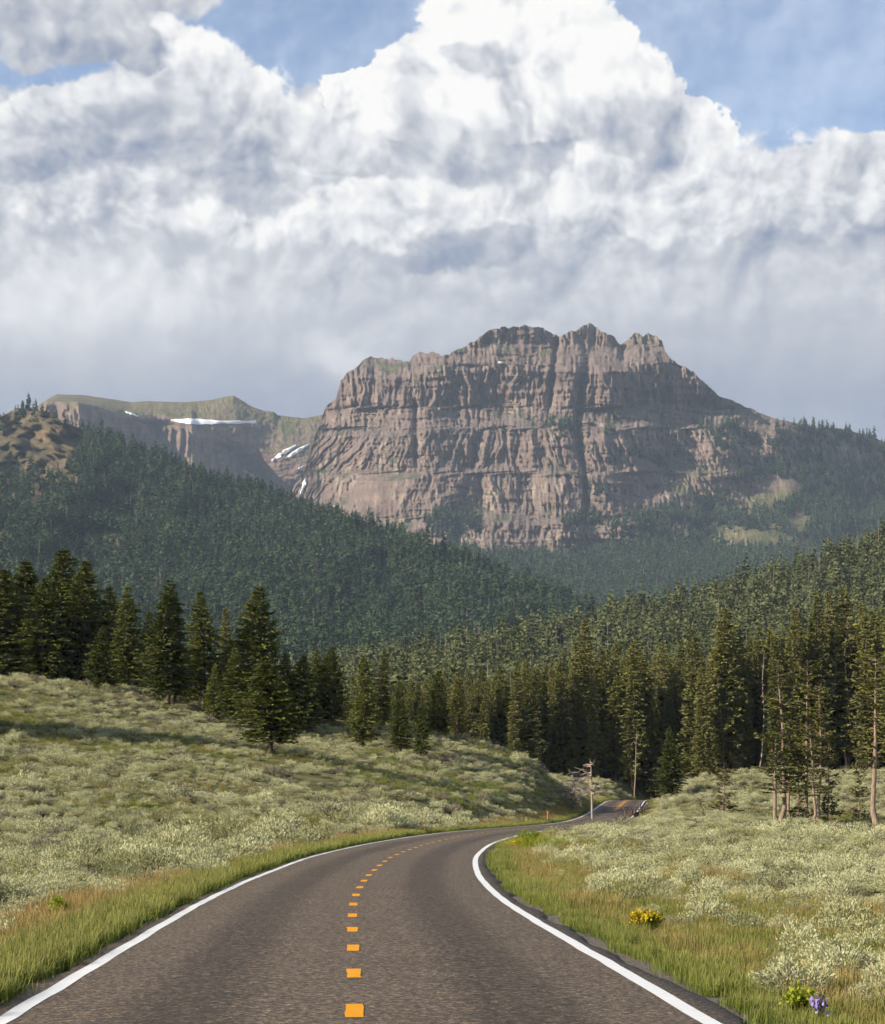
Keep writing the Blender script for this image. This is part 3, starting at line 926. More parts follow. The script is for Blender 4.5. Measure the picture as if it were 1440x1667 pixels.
# ------------------------------------------------------------------ single trees
def tree(kindname, variant, loc, height, width_scale, yaw, name, label, category='tree', group=None, lean=(0, 0)):
    tm, cm, H = KINDS[kindname][variant % len(KINDS[kindname])]
    e = bpy.data.objects.new(name, None); COL.objects.link(e)
    e.location = loc; s = height / H
    e.scale = (s * width_scale, s * width_scale, s); e.rotation_euler = (lean[0], lean[1], yaw)
    e['label'] = label; e['category'] = category
    if group: e['group'] = group
    obj('trunk', tm, None, e); obj('crown', cm, None, e)
    return e


def stand(px, d):
    x = (px - 720) / F * d
    return np.array([x, d, float(ground(np.array([x]), np.array([d]))[0]) - 0.05])


def by_pixels(kindname, variant, px, base, top, width, d, name, label, **kw):
    """height and spread from the pixels it covers at its distance; it stands on the ground there"""
    loc = stand(px, d)
    h = (base - top) / F * d
    tm, cm, H = KINDS[kindname][variant % len(KINDS[kindname])]
    co = np.empty(len(cm.vertices) * 3, np.float32); cm.vertices.foreach_get('co', co)
    spread = np.ptp(co.reshape(-1, 3)[:, 0])
    ws = (1.5 if kindname == 'broad' else 1.25) * (width / F * d) / (spread * h / H)
    return tree(kindname, variant, loc, h, ws, (px * 1.7) % 6.28, name, label, **kw)


HILL_TREES = [  # kind, variant, column, foot row, top row, width, distance, label
    ('broad', 0, 2, 1106, 922, 120, 238, 'dark fir cut by the photo edge at the far left of the hill'),
    ('broad', 1, 44, 1108, 905, 105, 246, 'dark fir second from the photo edge on the hill crest'),
    ('fir', 0, 72, 1110, 935, 100, 236, 'shaded fir in front of the tallest crest trees'),
    ('broad', 2, 97, 1112, 884, 100, 244, 'tallest fir of the clump on the hill crest'),
    ('broad', 0, 135, 1115, 905, 105, 240, 'full topped fir just beside the tallest crest fir'),
    ('fir', 1, 168, 1122, 1018, 62, 226, 'small fir with a pale trunk foot on the crest edge'),
    ('fir', 2, 182, 1122, 950, 84, 240, 'fir filling the gap behind the small pale trunked one'),
    ('fir', 3, 210, 1130, 960, 84, 234, 'pointed dark fir between the crest clump and the double topped tree'),
    ('fir', 1, 246, 1140, 1000, 70, 246, 'shaded fir half hidden behind the double topped tree'),
    ('fir', 0, 272, 1142, 940, 86, 222, 'sunlit tall double topped fir, its left stem'),
    ('fir', 3, 284, 1142, 944, 70, 223, 'slimmer right stem of the sunlit double topped fir'),
    ('fir', 2, 330, 1160, 968, 80, 228, 'tall pointed dark fir right of the double topped one'),
    ('spruce', 0, 367, 1172, 1012, 44, 240, 'narrow dark spruce peeping between two tall firs'),
    ('fir', 1, 348, 1170, 1072, 44, 217, 'small slim fir standing in front of the pointed dark fir'),
    ('broad', 1, 420, 1192, 967, 96, 226, 'big round topped fir at the right end of the crest row'),
    ('fir', 2, 386, 1185, 1060, 62, 222, 'lower fir tucked under the round topped one'),
    ('broad', 2, 438, 1226, 1064, 92, 175, 'broad bushy fir with a bare leaning trunk, alone in front of the row'),
    ('fir', 0, 466, 1196, 1085, 56, 232, 'fir behind the lone bushy fir'),
    ('broad', 0, 494, 1197, 1072, 64, 226, 'dense fir just right of the lone bushy fir'),
    ('fir', 3, 516, 1196, 1080, 52, 236, 'fir in the middle of the dense trio'),
    ('broad', 1, 538, 1192, 1066, 56, 234, 'rightmost fir of the dense trio'),
    ('fir', 1, 591, 1213, 1062, 64, 220, 'isolated bright green conical fir on the spur'),
    ('spruce', 1, 624, 1212, 1088, 36, 240, 'pale slim spruce between the conical fir and the dark pair'),
    ('fir', 2, 652, 1219, 1100, 42, 213, 'taller of the two near black small firs on the spur'),
    ('fir', 3, 685, 1223, 1126, 34, 211, 'shorter of the two near black small firs on the spur'),
    ('fir', 0, 712, 1210, 1104, 54, 238, 'dark fir at the edge where the spur meets the forest'),
    ('spruce', 2, 745, 1210, 1092, 40, 246, 'spruce rising right behind the spur crest'),
    ('fir', 2, 157, 1122, 1104, 14, 222, 'tiny green seedling fir at the crest edge'),
]
for kd, v, px, base, top, wd, d, lab in HILL_TREES:
    by_pixels(kd, v, px, base, top, wd, d, 'fir_tree' if kd != 'spruce' else 'spruce_tree', lab, group='firs on the sage hill')
for px, d, h, v in ((-75, 172, 16, 0), (-130, 168, 18, 1), (-190, 170, 18, 2), (-260, 172, 18, 3)):
    tree('fir', v, stand(px, d), h, 1.25, px, 'fir_tree', ['nearest', 'second', 'third', 'outermost'][v] + ' of the firs past the left photo edge that shade the hill', group='firs on the sage hill')
MEADOW_TREES = [
    ('fir', 1, 1092, 1286, 1168, 56, 285, 'dark fir standing alone on the rise left of the pine group', 'fir_tree'),
    ('scrub', 0, 1178, 1328, 1252, 84, 236, 'low ragged pine with open lower limbs left of the pine group', 'pine_tree'),
    ('lodgepole', 0, 1270, 1342, 1084, 70, 228, 'tallest sunlit pine of the meadow group, leftmost tall trunk', 'pine_tree'),
    ('lodgepole', 1, 1284, 1342, 1150, 46, 230, 'thinner pine close beside the tallest meadow pine', 'pine_tree'),
    ('lodgepole', 2, 1316, 1342, 1078, 56, 232, 'slim tall pine in the middle of the meadow group', 'pine_tree'),
    ('lodgepole', 3, 1332, 1342, 1116, 62, 227, 'pine with a long bare orange trunk on the right of the group', 'pine_tree'),
    ('lodgepole', 1, 1262, 1341, 1196, 66, 226, 'short leafy pine at the left foot of the meadow group', 'pine_tree'),
    ('scrub', 1, 1300, 1342, 1222, 58, 231, 'dense young pine at the foot of the group centre', 'pine_tree'),
    ('scrub', 0, 1348, 1342, 1205, 60, 229, 'dense young pine at the right foot of the group', 'pine_tree'),
    ('lodgepole', 0, 1322, 1343, 1180, 48, 225, 'short dark stemmed pine in front of the group', 'pine_tree'),
    ('scrub', 1, 1397, 1338, 1244, 36, 236, 'small near black pine between the group and the last tall pine', 'pine_tree'),
    ('lodgepole', 2, 1426, 1343, 1062, 80, 224, 'tall pine with pale limbs at the right edge of the photo', 'pine_tree'),
]
for kd, v, px, base, top, wd, d, lab, nm in MEADOW_TREES:
    by_pixels(kd, v, px, base, top, wd, d, nm, lab, group='trees in the right meadow')


def put_dead(px, d, H, seed, limbs_n, reach, label, name='dead_tree', lean=(0, 0), t_lo=0.3, mat=m_deadwood, group='dead trees', girth=0.018, limb=1.0):
    e = bpy.data.objects.new(name, None); COL.objects.link(e)
    e.location = stand(px, d); e.rotation_euler = (*lean, 0.4)
    e['label'] = label; e['category'] = 'dead tree'; e['group'] = group
    (tv, tf), (bv, bf) = dead_tree(seed, H, limbs_n, reach, t_lo, girth, limb)
    obj('trunk', new_mesh('trunk', tv, tf, True), mat, e)
    obj('branches', new_mesh('branches', bv, bf, True), mat, e)


put_dead(964, 203, 6.8, 301, 24, 2.3, 'pale bare dead tree standing beside the road where it bends away', lean=(0, R(-2)), t_lo=0.4, limb=2.0)
put_dead(934, 229, 5.4, 302, 60, 2.9, 'brown leafless bushy tree behind the pale dead tree', t_lo=0.15, mat=m_grey_tree, limb=2.6)
put_dead(1000, 206, 4.6, 303, 40, 1.7, 'dark fallen dead branches lying right of the pale dead tree', lean=(R(8), R(74)), t_lo=0.15, mat=m_bark, limb=2.6)
put_dead(215, 226, 1.9, 304, 30, 0.7, 'little grey dead sapling on the hill crest', t_lo=0.1, mat=m_grey_tree, limb=2.0)

# ------------------------------------------------------------------ the forest wall behind the right meadow
def spaced(n_try, lo, hi, spacing, seed):
    """jittered grid points in a rectangle"""
    r = np.random.default_rng(seed)
    xs = np.arange(lo[0], hi[0], spacing); ys = np.arange(lo[1], hi[1], spacing)
    X, Y = np.meshgrid(xs, ys)
    return X.ravel() + r.uniform(-0.45, 0.45, X.size) * spacing, Y.ravel() + r.uniform(-0.45, 0.45, X.size) * spacing


fx, fy = spaced(0, (-40, 300), (150, 475), 3.0, 11)
fpx = 720 + fx / fy * F
front = np.interp(fpx, [540, 640, 740, 860, 940, 1060, 1150, 1440, 1600], [350, 342, 334, 336, 340, 342, 328, 328, 328])
ok = (fpx > 530) & (fpx < 1600) & (fy > front + 5 * vnoise(fx / 9, fy / 9, 5)) & (road_near(fx, fy)[0] > 5)
ok &= rng.random(len(fx)) < 0.85
fx, fy, fpx = fx[ok], fy[ok], fpx[ok]
fz = ground(fx, fy) - 0.1
fh = np.interp(fpx, [540, 700, 800, 950, 1100, 1300, 1440], [13.5, 15, 18, 21, 23.5, 26, 27]) * rng.normal(1, 0.12, len(fx))
order = np.argsort(fy - front[ok] - 0.6 * fh)
one = order[:255]; rest = order[255:]
FOREST = ['forest conifer in the dense dark wall of trees behind the right meadow', 'forest conifer seen over the spur, left of where the road vanishes']
for k in one:
    left = fpx[k] < 930
    tree('spruce', int(rng.integers(0, 6)), (fx[k], fy[k], fz[k]), fh[k], rng.uniform(0.85, 1.25), rng.uniform(0, 6.28), 'forest_conifer', FOREST[1 if left else 0],
         group='forest wall left part' if left else 'forest wall right part', lean=(rng.normal(0, 0.015), rng.normal(0, 0.015)))
wood = []
for tm, cm, H in KINDS['spruce']:
    v = np.empty(len(tm.vertices) * 3, np.float32); tm.vertices.foreach_get('co', v)
    pv = np.empty(len(cm.vertices) * 3, np.float32); cm.vertices.foreach_get('co', pv)
    v = v.reshape(-1, 3); pv = pv.reshape(-1, 3)
    q = np.array([p.vertices[:] for p in tm.polygons])
    me = new_mesh('wood_tree', *join([(v, q), (pv, np.arange(len(pv)).reshape(-1, 4))]))
    me.materials.append(m_forest); me.materials.append(m_bark)
    mi = np.zeros(len(me.polygons), np.int32); mi[:len(q)] = 1; me.polygons.foreach_set('material_index', mi)
    wood.append(me)
c_wood = proto_collection('wood_tree', wood)
scatter('forest', c_wood, 6, np.stack([fx, fy, fz], 1)[rest], fh[rest] / 22, rng.uniform(0, 6.28, len(rest)), tilt=0.015,
        label='dense conifer wood filling the ground behind the first forest trees', category='forest')
SNAGS = [(1032, 336, 13, 2, 'short bare snag left of the lone dark fir'), (1118, 336, 14, 6, 'leaning bare snag right behind the lone dark fir'), (1180, 331, 17, -6, 'bare snag rising behind the low ragged pine'),
         (1235, 331, 22, 4, 'tall bare snag left of the tallest meadow pine'), (1252, 331, 20, 7, 'leaning bare snag close behind the tallest meadow pine'), (1345, 331, 22, 3, 'bare snag behind the right end of the meadow pine group'),
         (1378, 331, 27, 1, 'tallest straight bare snag between the pine group and the last tall pine'), (1392, 331, 24, -5, 'bare snag tilting beside the tallest straight snag')]
for k, (px, d, H, ln, lab) in enumerate(SNAGS):
    put_dead(px, d, H, 320 + k, 16, 1.0, lab, 'dead_snag', (0, R(ln)), 0.45, group='snags in the forest wall', girth=0.0065)

# ------------------------------------------------------------------ woods on the far slopes
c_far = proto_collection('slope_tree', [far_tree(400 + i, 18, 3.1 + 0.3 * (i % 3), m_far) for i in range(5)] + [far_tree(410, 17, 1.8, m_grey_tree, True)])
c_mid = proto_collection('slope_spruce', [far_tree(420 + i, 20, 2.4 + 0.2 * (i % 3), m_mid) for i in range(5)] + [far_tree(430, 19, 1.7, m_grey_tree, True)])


def wooded(name, coll, at, cols, top, bottom, depth, spacing, keep, size, label, grey=0.06, seed=0):
    r = np.random.default_rng(seed)
    n_try = 400000
    px = r.uniform(*cols, n_try); t = r.uniform(0, 1, n_try)
    py = bottom(px) + (top(px) - bottom(px)) * t
    e = 0.004
    d0 = depth(px, py, t); d1 = depth(px, bottom(px) + (top(px) - bottom(px)) * (t + e), t + e)
    area = (cols[1] - cols[0]) / F * d0 * (np.abs(d1 - d0) + np.abs(top(px) - bottom(px)) * e / F * d0 * 0.6) / e / n_try     # m2 that each try stands for
    prob = area / spacing ** 2 * keep(px, py, t)
    ok = r.random(n_try) < prob
    pts = at(px[ok], py[ok]); pts[:, 2] -= 0.5
    k = len(pts)
    idx = np.where(r.random(k) < grey, 5, r.integers(0, 5, k))
    s = size * r.normal(1, 0.27, k).clip(0.45, 1.7)
    print(name, k, 'trees, peak probability', prob.max())
    return scatter(name, coll, 6, pts, np.stack([s * r.uniform(0.85, 1.25, k), s * r.uniform(0.85, 1.25, k), s], 1), r.uniform(0, 6.28, k), idx, 0.02, label=label, category='forest')


def patch(px, py, cx, cy, rx, ry): return np.exp(-(((px - cx) / rx) ** 2 + ((py - cy) / ry) ** 2))


def keep_left(px, py, t):
    bare = smoothstep(940, 760, py + 0.75 * px + 110 * fbm(px / 30, py / 24, 500, 3)) * 0.88
    bare = bare + 1.2 * (patch(px, py, 372, 836, 26, 9) + patch(px, py, 150, 880, 45, 9) + patch(px, py, 205, 815, 22, 8) + patch(px, py, 180, 890, 30, 8) + patch(px, py, 60, 745, 70, 30))
    return np.clip(1.05 - bare - 0.35 * smoothstep(0.1, 0.8, fbm(px / 40, py / 26, 501, 3)), 0.0, 1)


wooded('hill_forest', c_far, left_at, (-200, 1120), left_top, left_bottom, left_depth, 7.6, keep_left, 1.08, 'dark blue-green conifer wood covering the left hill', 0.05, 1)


def keep_right(px, py, t):
    bare = 1.3 * (patch(px, py, 1385, 965, 34, 9) + patch(px, py, 1222, 1028, 22, 7) + patch(px, py, 1100, 1035, 30, 6))
    return np.clip(1.0 - bare - 0.3 * smoothstep(0.2, 0.8, fbm(px / 50, py / 26, 511, 3)), 0, 1)


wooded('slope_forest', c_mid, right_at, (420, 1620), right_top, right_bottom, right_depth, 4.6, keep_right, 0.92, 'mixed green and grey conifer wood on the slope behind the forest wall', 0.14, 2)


def keep_peak(px, py, t):
    n1 = fbm(px / 36, py / 24, 521, 3)
    line = np.interp(px, [560, 700, 800, 900, 1000, 1060, 1120, 1200, 1260, 1300, 1700], [880, 905, 915, 905, 872, 838, 815, 765, 705, 690, 690])
    woods = smoothstep(-10, 14, py - line + 26 * n1)
    woods = np.maximum(woods, 0.9 * smoothstep(0.3, 0.6, patch(px, py, 735, 858, 52, 26) + 0.15 * n1))
    woods = np.maximum(woods, 0.8 * smoothstep(0.3, 0.6, patch(px, py, 945, 848, 42, 10) + 0.15 * n1))
    woods = np.maximum(woods, 0.8 * smoothstep(0.3, 0.6, patch(px, py, 1190, 715, 45, 22) + 0.2 * n1))
    ledge = smoothstep(0.30, 0.75, fbm(px / 22, py / 11, 522, 3)) * (patch(px, py, 1010, 700, 190, 14) + patch(px, py, 1080, 745, 120, 16) + 0.8 * patch(px, py, 1050, 800, 110, 26) + 0.6 * patch(px, py, 640, 825, 40, 12))
    woods = np.maximum(woods, np.clip(ledge, 0, 0.6))
    bare = 1.5 * (patch(px, py, 1222, 878, 72, 20) + patch(px, py, 1225, 812, 50, 18) + patch(px, py, 1410, 746, 45, 8) + patch(px, py, 1255, 795, 45, 15) + patch(px, py, 1300, 850, 22, 12))
    return np.clip(woods - bare, 0, 1) * (1 - 0.25 * smoothstep(0.2, 0.7, n1))


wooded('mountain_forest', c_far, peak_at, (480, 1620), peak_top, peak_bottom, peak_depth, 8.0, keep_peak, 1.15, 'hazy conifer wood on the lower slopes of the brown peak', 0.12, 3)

# ------------------------------------------------------------------ sagebrush
m_sage_dull = leaf_material('withered_sage', (0.105, 0.088, 0.058), (0.27, 0.235, 0.165), random_amount=0.4, noise_scale=2.2)


def sage(seed, stems, per, leaf, wood_n, foliage=None):
    r = np.random.default_rng(seed)
    a = r.uniform(0, 2 * np.pi, stems); e = np.arccos(r.uniform(0.05, 1.0, stems))
    lump = 0.72 + 0.40 * vnoise(a * 1.6, e * 2.2, seed)
    out = np.stack([np.cos(a) * np.sin(e) * 0.50, np.sin(a) * np.sin(e) * 0.50, np.cos(e) * 0.50 + 0.10], 1) * lump[:, None]
    s = r.uniform(0.55, 1.0, (stems, per)) ** 0.7
    base = (out[:, None] * s[..., None] + r.normal(0, 0.025, (stems, per, 3))).reshape(-1, 3)
    d = np.repeat(out / np.linalg.norm(out, axis=1)[:, None], per, 0) * 0.7 + [0, 0, 0.75] + r.normal(0, 0.45, (stems * per, 3))
    base[:, 2] = np.maximum(base[:, 2], 0.02)
    L = leaf * r.uniform(0.6, 1.4, len(base))
    v, f = leaves(base, d, L, L * 0.30, r)
    tw = [tube(np.stack([out[i] * 0.02, out[i] * 0.5 + [0, 0, 0.02], out[i] * 0.92]), [0.016, 0.010, 0.004], 3) for i in range(wood_n)]
    tv, tf = join(tw)
    me = new_mesh('sagebrush', *join([(tv, tf), (v, f)]))
    me.materials.append(foliage or m_sage); me.materials.append(m_sagewood)
    mi = np.zeros(len(me.polygons), np.int32); mi[:len(tf)] = 1; me.polygons.foreach_set('material_index', mi)
    return me


sage_near = [sage(600 + i, 330, 8, 0.050, 26) for i in range(6)] + [sage(610, 260, 5, 0.05, 60, m_sage_dull)]
sage_far = [sage(620 + i, 170, 5, 0.070, 8) for i in range(6)] + [sage(630, 150, 3, 0.08, 20, m_sage_dull)]
c_sage = proto_collection('sage_clump', sage_far)
c_sage_near = proto_collection('sage_bush', sage_near)


def meadow(n_points, y_lo, y_hi, seed, margin=14):
    r = np.random.default_rng(seed)
    y = np.sqrt(r.uniform(y_lo ** 2, y_hi ** 2, n_points))
    x = r.uniform(-1, 1, n_points) * (0.27 * y + margin)
    return x, y


sx, sy = (np.concatenate(q) for q in zip(meadow(9000, 6, 60, 31), meadow(14500, 60, 150, 32), meadow(38000, 150, 338, 33)))
spx = 720 + sx / sy * F
dist, side, _ = road_near(sx, sy)
verge = np.where(side > 0, np.interp(sy, [0, 20, 30, 41, 60, 75, 100, 130, 200], [4.6, 4.8, 5.6, 6.2, 6.8, 6.5, 5.5, 4.8, 4.5]), np.interp(sy, [0, 25, 60, 120, 200], [4.9, 4.9, 4.8, 4.9, 4.8]))
verge = verge + np.where(side > 0, 1.0, 0.35) * rng.standard_normal(len(sx)) * 0.8 + 0.5 * fbm(sx / 3.0, sy / 3.0, 41, 2)
grassy = smoothstep(0.28, 0.62, fbm(sx / 16, sy / 22, 42, 3))       # open grassy gaps
keep = (dist > np.maximum(verge, 4.25)) & (rng.random(len(sx)) > 0.80 * grassy * smoothstep(45, 80, sy))
keep &= rng.random(len(sx)) < 1.0 - 0.75 * smoothstep(0.05, 0.6, fbm(sx / 2.6, sy / 4.0, 47, 2))      # bare gaps between the clumps
sx, sy, spx, dist, side = sx[keep], sy[keep], spx[keep], dist[keep], side[keep]
sz = ground(sx, sy) - 0.02
ss = np.clip(rng.lognormal(-0.05, 0.42, len(sx)), 0.35, 2.3) * (1.0 + 0.30 * fbm(sx / 9, sy / 9, 43, 2)) * np.interp(sy, [0, 20, 60, 120, 330], [0.60, 0.64, 0.74, 0.84, 1.05])
ss = np.minimum(ss, np.interp(sy, [0, 30, 60, 90], [0.85, 1.0, 1.4, 2.6]))
ditch = (side < 0) & (dist < 9.5) & (sy > 48) & (sy < 150)           # tall dark-fronted bushes along the left verge
ss[ditch] *= 1.5
visible = (spx > -20) & (spx < 1460) & (HORIZON + (EYE - sz) / sy * F < 1690)
score = np.where(visible, ss / sy, 0)
big = np.argsort(-score)[:300]
mask = np.ones(len(sx), bool); mask[big] = False
SAGE_LABEL = {(-1, 0): 'silver green sagebrush bush in the near meadow left of the road', (1, 0): 'silver green sagebrush bush in the near meadow right of the road'}
for k in big:
    o = obj('sagebrush', sage_near[int(rng.integers(0, 6))])
    o.location = (sx[k], sy[k], sz[k]); q = ss[k]
    o.scale = (q * rng.uniform(0.9, 1.25), q * rng.uniform(0.9, 1.25), q * rng.uniform(0.6, 0.95)); o.rotation_euler = (rng.normal(0, 0.07), rng.normal(0, 0.07), rng.uniform(0, 6.28))
    o['label'] = SAGE_LABEL[(int(side[k]) or 1, 0)]; o['category'] = 'sagebrush'; o['group'] = 'near sagebrush left of the road' if side[k] < 0 else 'near sagebrush right of the road'


def sizes(q): return np.stack([q * rng.uniform(0.9, 1.3, len(q)), q * rng.uniform(0.9, 1.3, len(q)), q * rng.uniform(0.55, 0.9, len(q))], 1)


near = mask & (sy < 110); away = mask & (sy >= 110)
scatter('sagebrush_cover_near', c_sage_near, 7, np.stack([sx, sy, sz], 1)[near], sizes(ss[near]), rng.uniform(0, 6.28, near.sum()), label='silvery sagebrush cover of the near meadows on both sides of the road', category='sagebrush')
scatter('sagebrush_cover', c_sage, 7, np.stack([sx, sy, sz], 1)[away], sizes(ss[away]), rng.uniform(0, 6.28, away.sum()), label='pale sagebrush cover spreading over the hill and far meadow', category='sagebrush')

# ------------------------------------------------------------------ grass
def tuft(seed, blades, h, spread, lean, mat, wide=0.012):
    r = np.random.default_rng(seed)
    b0 = np.stack([r.normal(0, spread, blades), r.normal(0, spread, blades), np.zeros(blades)], 1)
    a = r.uniform(0, 2 * np.pi, blades); L = h * r.uniform(0.55, 1.25, blades); le = np.abs(r.normal(0, lean, blades))
    out = np.stack([np.cos(a), np.sin(a), 0 * a], 1); sidev = np.stack([-np.sin(a), np.cos(a), 0 * a], 1)
    up = np.array([0, 0, 1.0])
    m1 = b0 + up * (0.55 * L)[:, None] + out * (0.35 * le * L)[:, None]
    tp = b0 + up * (L * (1 - 0.25 * le))[:, None] + out * (le * L)[:, None]
    wv = sidev * wide * 0.5
    V = np.stack([b0 - wv, b0 + wv, m1 + wv * 0.8, m1 - wv * 0.8, tp + wv * 0.25, tp - wv * 0.25], 1).reshape(-1, 3)
    i = np.arange(blades)[:, None] * 6
    Fq = np.concatenate([i + [0, 1, 2, 3], i + [3, 2, 4, 5]], 0)
    me = new_mesh('grass_tuft', V, Fq)
    attr(me, 'along', np.tile([0, 0, 0.55, 0.55, 1, 1], blades))
    me.materials.append(mat)
    return me


c_green = proto_collection('green_tuft', [tuft(700 + i, 64, 0.24, 0.11, 0.45, m_grass, 0.010) for i in range(5)])
c_dry = proto_collection('dry_tuft', [tuft(720 + i, 40, 0.31, 0.13, 0.38, m_dry, 0.009) for i in range(5)])


def verge_points(count, s_lo, s_hi, off_lo, off_hi, sgn, seed, power=1.0):
    r = np.random.default_rng(seed)
    s = s_cam + s_lo + (s_hi - s_lo) * r.random(count) ** power
    o = r.uniform(off_lo, off_hi, count)
    c = np.stack([np.interp(s, road_s, road_c[:, i]) for i in range(2)], 1) + np.stack([np.interp(s, road_s, road_n[:, i]) for i in range(2)], 1) * (sgn * o)[:, None]
    ok = road_near(c[:, 0], c[:, 1])[0] > 3.46 + 0.18 * fbm(s / 0.8, 0 * s, 900, 3)
    return c[ok]


G = [verge_points(13000, 5, 110, 3.45, 4.7, -1, 1, 1.6), verge_points(9500, 5, 110, 3.45, 8.4, 1, 2, 1.6), verge_points(6000, 110, 320, 3.8, 5.6, -1, 3), verge_points(4000, 110, 320, 3.8, 5.0, 1, 4)]
G = np.concatenate(G)
mx_, my_ = meadow(16000, 10, 250, 77)
g2 = np.stack([mx_, my_], 1)[(fbm(mx_ / 16, my_ / 22, 42, 3) > 0.18) & (road_near(mx_, my_)[0] > 5)]
G = np.concatenate([G, g2])
right_side = (road_near(G[:, 0], G[:, 1])[1] > 0)
gs = np.clip(rng.normal(1.0, 0.25, len(G)), 0.45, 1.6) * np.where(right_side, 0.66 + 0.22 * fbm(G[:, 0] / 2.2, G[:, 1] / 4, 45, 3), 1.0) * np.interp(G[:, 1], [0, 60, 300], [0.85, 1.1, 1.6])
scatter('verge_grass', c_green, 5, np.column_stack([G, ground(G[:, 0], G[:, 1]) - 0.01]), gs, rng.uniform(0, 6.28, len(G)), label='fresh green grass along both road edges', category='grass')
T = [verge_points(4200, 5, 110, 4.3, 5.5, -1, 5, 1.6), verge_points(4600, 5, 90, 4.2, 9.5, 1, 6, 1.4), verge_points(3500, 110, 320, 4.6, 6.4, -1, 7), verge_points(1500, 90, 320, 4.4, 5.8, 1, 8)]
T = np.concatenate(T)
mx_, my_ = meadow(14000, 10, 280, 78)
g2 = np.stack([mx_, my_], 1)[(fbm(mx_ / 16 + 3, my_ / 22, 44, 3) > 0.10) & (road_near(mx_, my_)[0] > 5)]
T = np.concatenate([T, g2])
right_side = (road_near(T[:, 0], T[:, 1])[1] > 0)
ts = np.clip(rng.normal(1.0, 0.25, len(T)), 0.45, 1.5) * np.where(right_side, 0.66 + 0.22 * fbm(T[:, 0] / 2.2, T[:, 1] / 4, 46, 3), 0.95) * np.interp(T[:, 1], [0, 60, 300], [0.85, 1.1, 1.6])
scatter('seed_grass', c_dry, 5, np.column_stack([T, ground(T[:, 0], T[:, 1]) - 0.01]), ts, rng.uniform(0, 6.28, len(T)), label='taller tan grass gone to seed between the verge and the sage', category='grass')

# ------------------------------------------------------------------ flowering bushes, marker post
def bloom_bush(px, py, d, width, height, mats, seed, label, stems=70, name='flowering_bush'):
    r = np.random.default_rng(seed)
    loc = stand(px, d)
    e = bpy.data.objects.new(name, None); COL.objects.link(e); e.location = loc
    e['label'] = label; e['category'] = 'bush'; e['group'] = 'flowering plants by the road'
    a = r.uniform(0, 2 * np.pi, stems); rr = np.sqrt(r.random(stems))
    tip = np.stack([np.cos(a) * rr * width / 2, np.sin(a) * rr * width / 2, height * (0.55 + 0.45 * np.sqrt(1 - 0.8 * rr ** 2)) * r.uniform(0.85, 1.1, stems)], 1)
    tw = join([tube(np.stack([tip[i] * [0.1, 0.1, 0], tip[i] * [0.6, 0.6, 0.5], tip[i]]), [0.007, 0.005, 0.003], 3) for i in range(stems)])
    k = 9
    b = np.repeat(tip, k, 0) * r.uniform(0.45, 0.95, stems * k)[:, None]
    lv = leaves(b, np.repeat(tip, k, 0) + r.normal(0, 0.25 * height, (stems * k, 3)), 0.09, 0.022, r)
    b2 = np.repeat(tip, 12, 0) + r.normal(0, 0.028, (stems * 12, 3))
    fl = leaves(b2, r.normal(0, 1, (stems * 12, 3)) + [0, 0, 0.6], 0.045, 0.035, r)
    obj('stems', new_mesh('stems', *tw), m_lime, e); obj('leaves', new_mesh('leaves', *lv), mats[0], e); obj('flowers', new_mesh('flowers', *fl), mats[1], e)


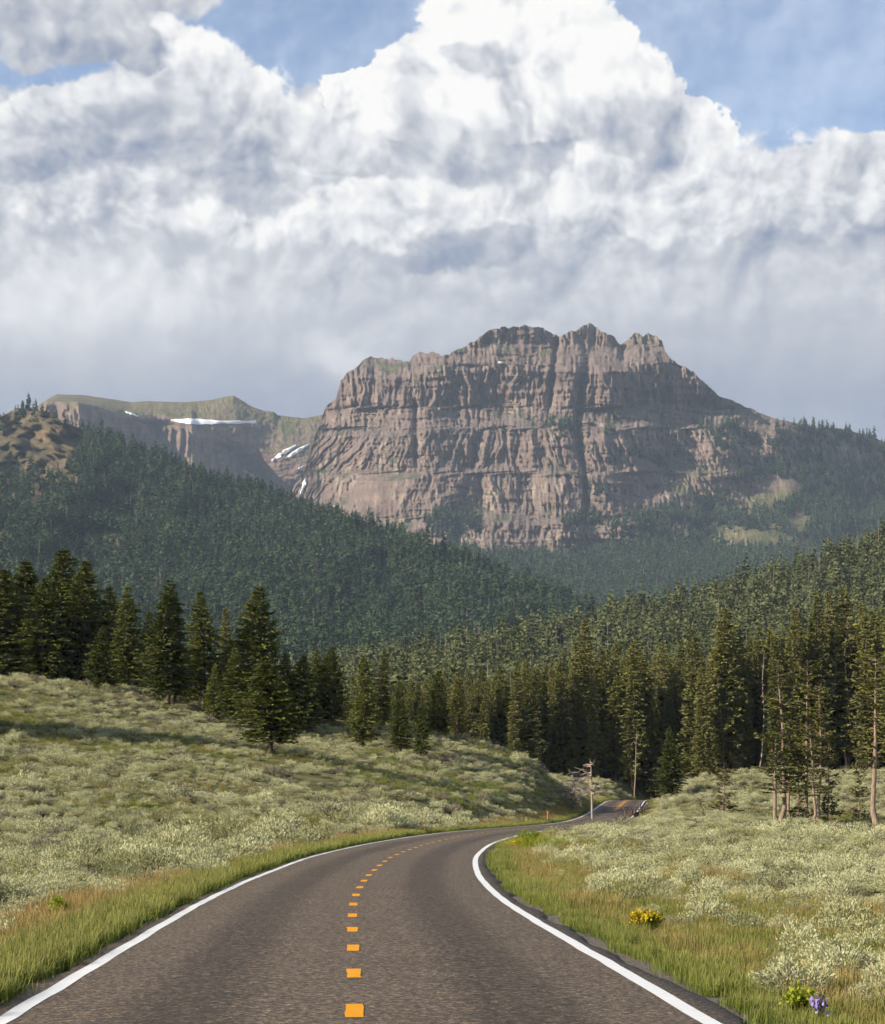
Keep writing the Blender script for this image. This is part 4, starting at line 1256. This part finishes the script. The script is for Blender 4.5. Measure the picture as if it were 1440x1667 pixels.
bloom_bush(1052, 1508, 29.2, 0.52, 0.34, (m_lime, m_yellow_flower), 801, 'round bush of golden yellow flowers in the right verge grass', 60)
bloom_bush(862, 1398, 75, 1.3, 0.95, (m_lime, m_lime), 802, 'lime green bush by the inside of the road bend', 90)
bloom_bush(893, 1402, 73, 1.6, 0.75, (m_sage, m_lime), 803, 'wider duller green bush right of the lime green one', 90)
bloom_bush(846, 1392, 80, 1.2, 0.5, (m_lime, m_yellow_flower), 804, 'yellow flowered low plants left of the lime green bush', 80)
bloom_bush(95, 1497, 30.5, 0.35, 0.5, (m_lime, m_lime), 805, 'yellow green plant at the edge of the left verge', 30)
bloom_bush(1335, 1662, 15.6, 0.05, 0.28, (m_lime, m_purple), 806, 'purple flower spike at the bottom of the right meadow', 8)
bloom_bush(1300, 1640, 16.4, 0.24, 0.30, (m_grass, m_lime), 807, 'bright green leafy weed near the purple flower spike', 14)

m_post, n, b = material('orange_post_paint', 0.6, 0.3)
n.put(b.inputs['Base Color'], n.mix(n.noise(n.new('ShaderNodeTexCoord').outputs['Object'], 6, 4), (0.50, 0.17, 0.06), (0.36, 0.13, 0.06)))
pe = bpy.data.objects.new('marker_post', None); COL.objects.link(pe); pe.location = stand(891, 188); pe.rotation_euler = (0, R(3), 0)
pe['label'] = 'small orange marker post in the sage left of the far road'; pe['category'] = 'post'
v, f = tube([[0, 0, -0.1], [0, 0, 1.25]], [0.09, 0.09], 8)
obj('post', new_mesh('post', v, f), m_post, pe)
v, f = tube([[0, 0, 1.25], [0, 0, 1.255], [0, 0, 1.32], [0, 0, 1.34]], [0.09, 0.105, 0.105, 0.01], 8)
obj('cap', new_mesh('cap', v, f), m_post, pe)

# ------------------------------------------------------------------ the air between here and the mountains
bx0, bx1, by0, by1, bz0, bz1 = -7000, 7000, -3600, 10000, -60, 1560
V = np.array([(x, y, z) for x in (bx0, bx1) for y in (by0, by1) for z in (bz0, bz1)], float)
Fb = np.array([[0, 1, 3, 2], [4, 6, 7, 5], [0, 4, 5, 1], [2, 3, 7, 6], [0, 2, 6, 4], [1, 5, 7, 3]])
m_haze = bpy.data.materials.new('haze'); m_haze.use_nodes = True
ht = m_haze.node_tree; ht.nodes.clear()
pvn = ht.nodes.new('ShaderNodeVolumePrincipled')
pvn.inputs['Color'].default_value = (0.64, 0.80, 1.0, 1); pvn.inputs['Density'].default_value = 0.000043; pvn.inputs['Anisotropy'].default_value = 0.0
ht.links.new(pvn.outputs[0], ht.nodes.new('ShaderNodeOutputMaterial').inputs['Volume'])
obj('haze', new_mesh('haze', V, Fb), m_haze, kind='stuff', label='thin pale blue air that veils the far slopes', category='haze')
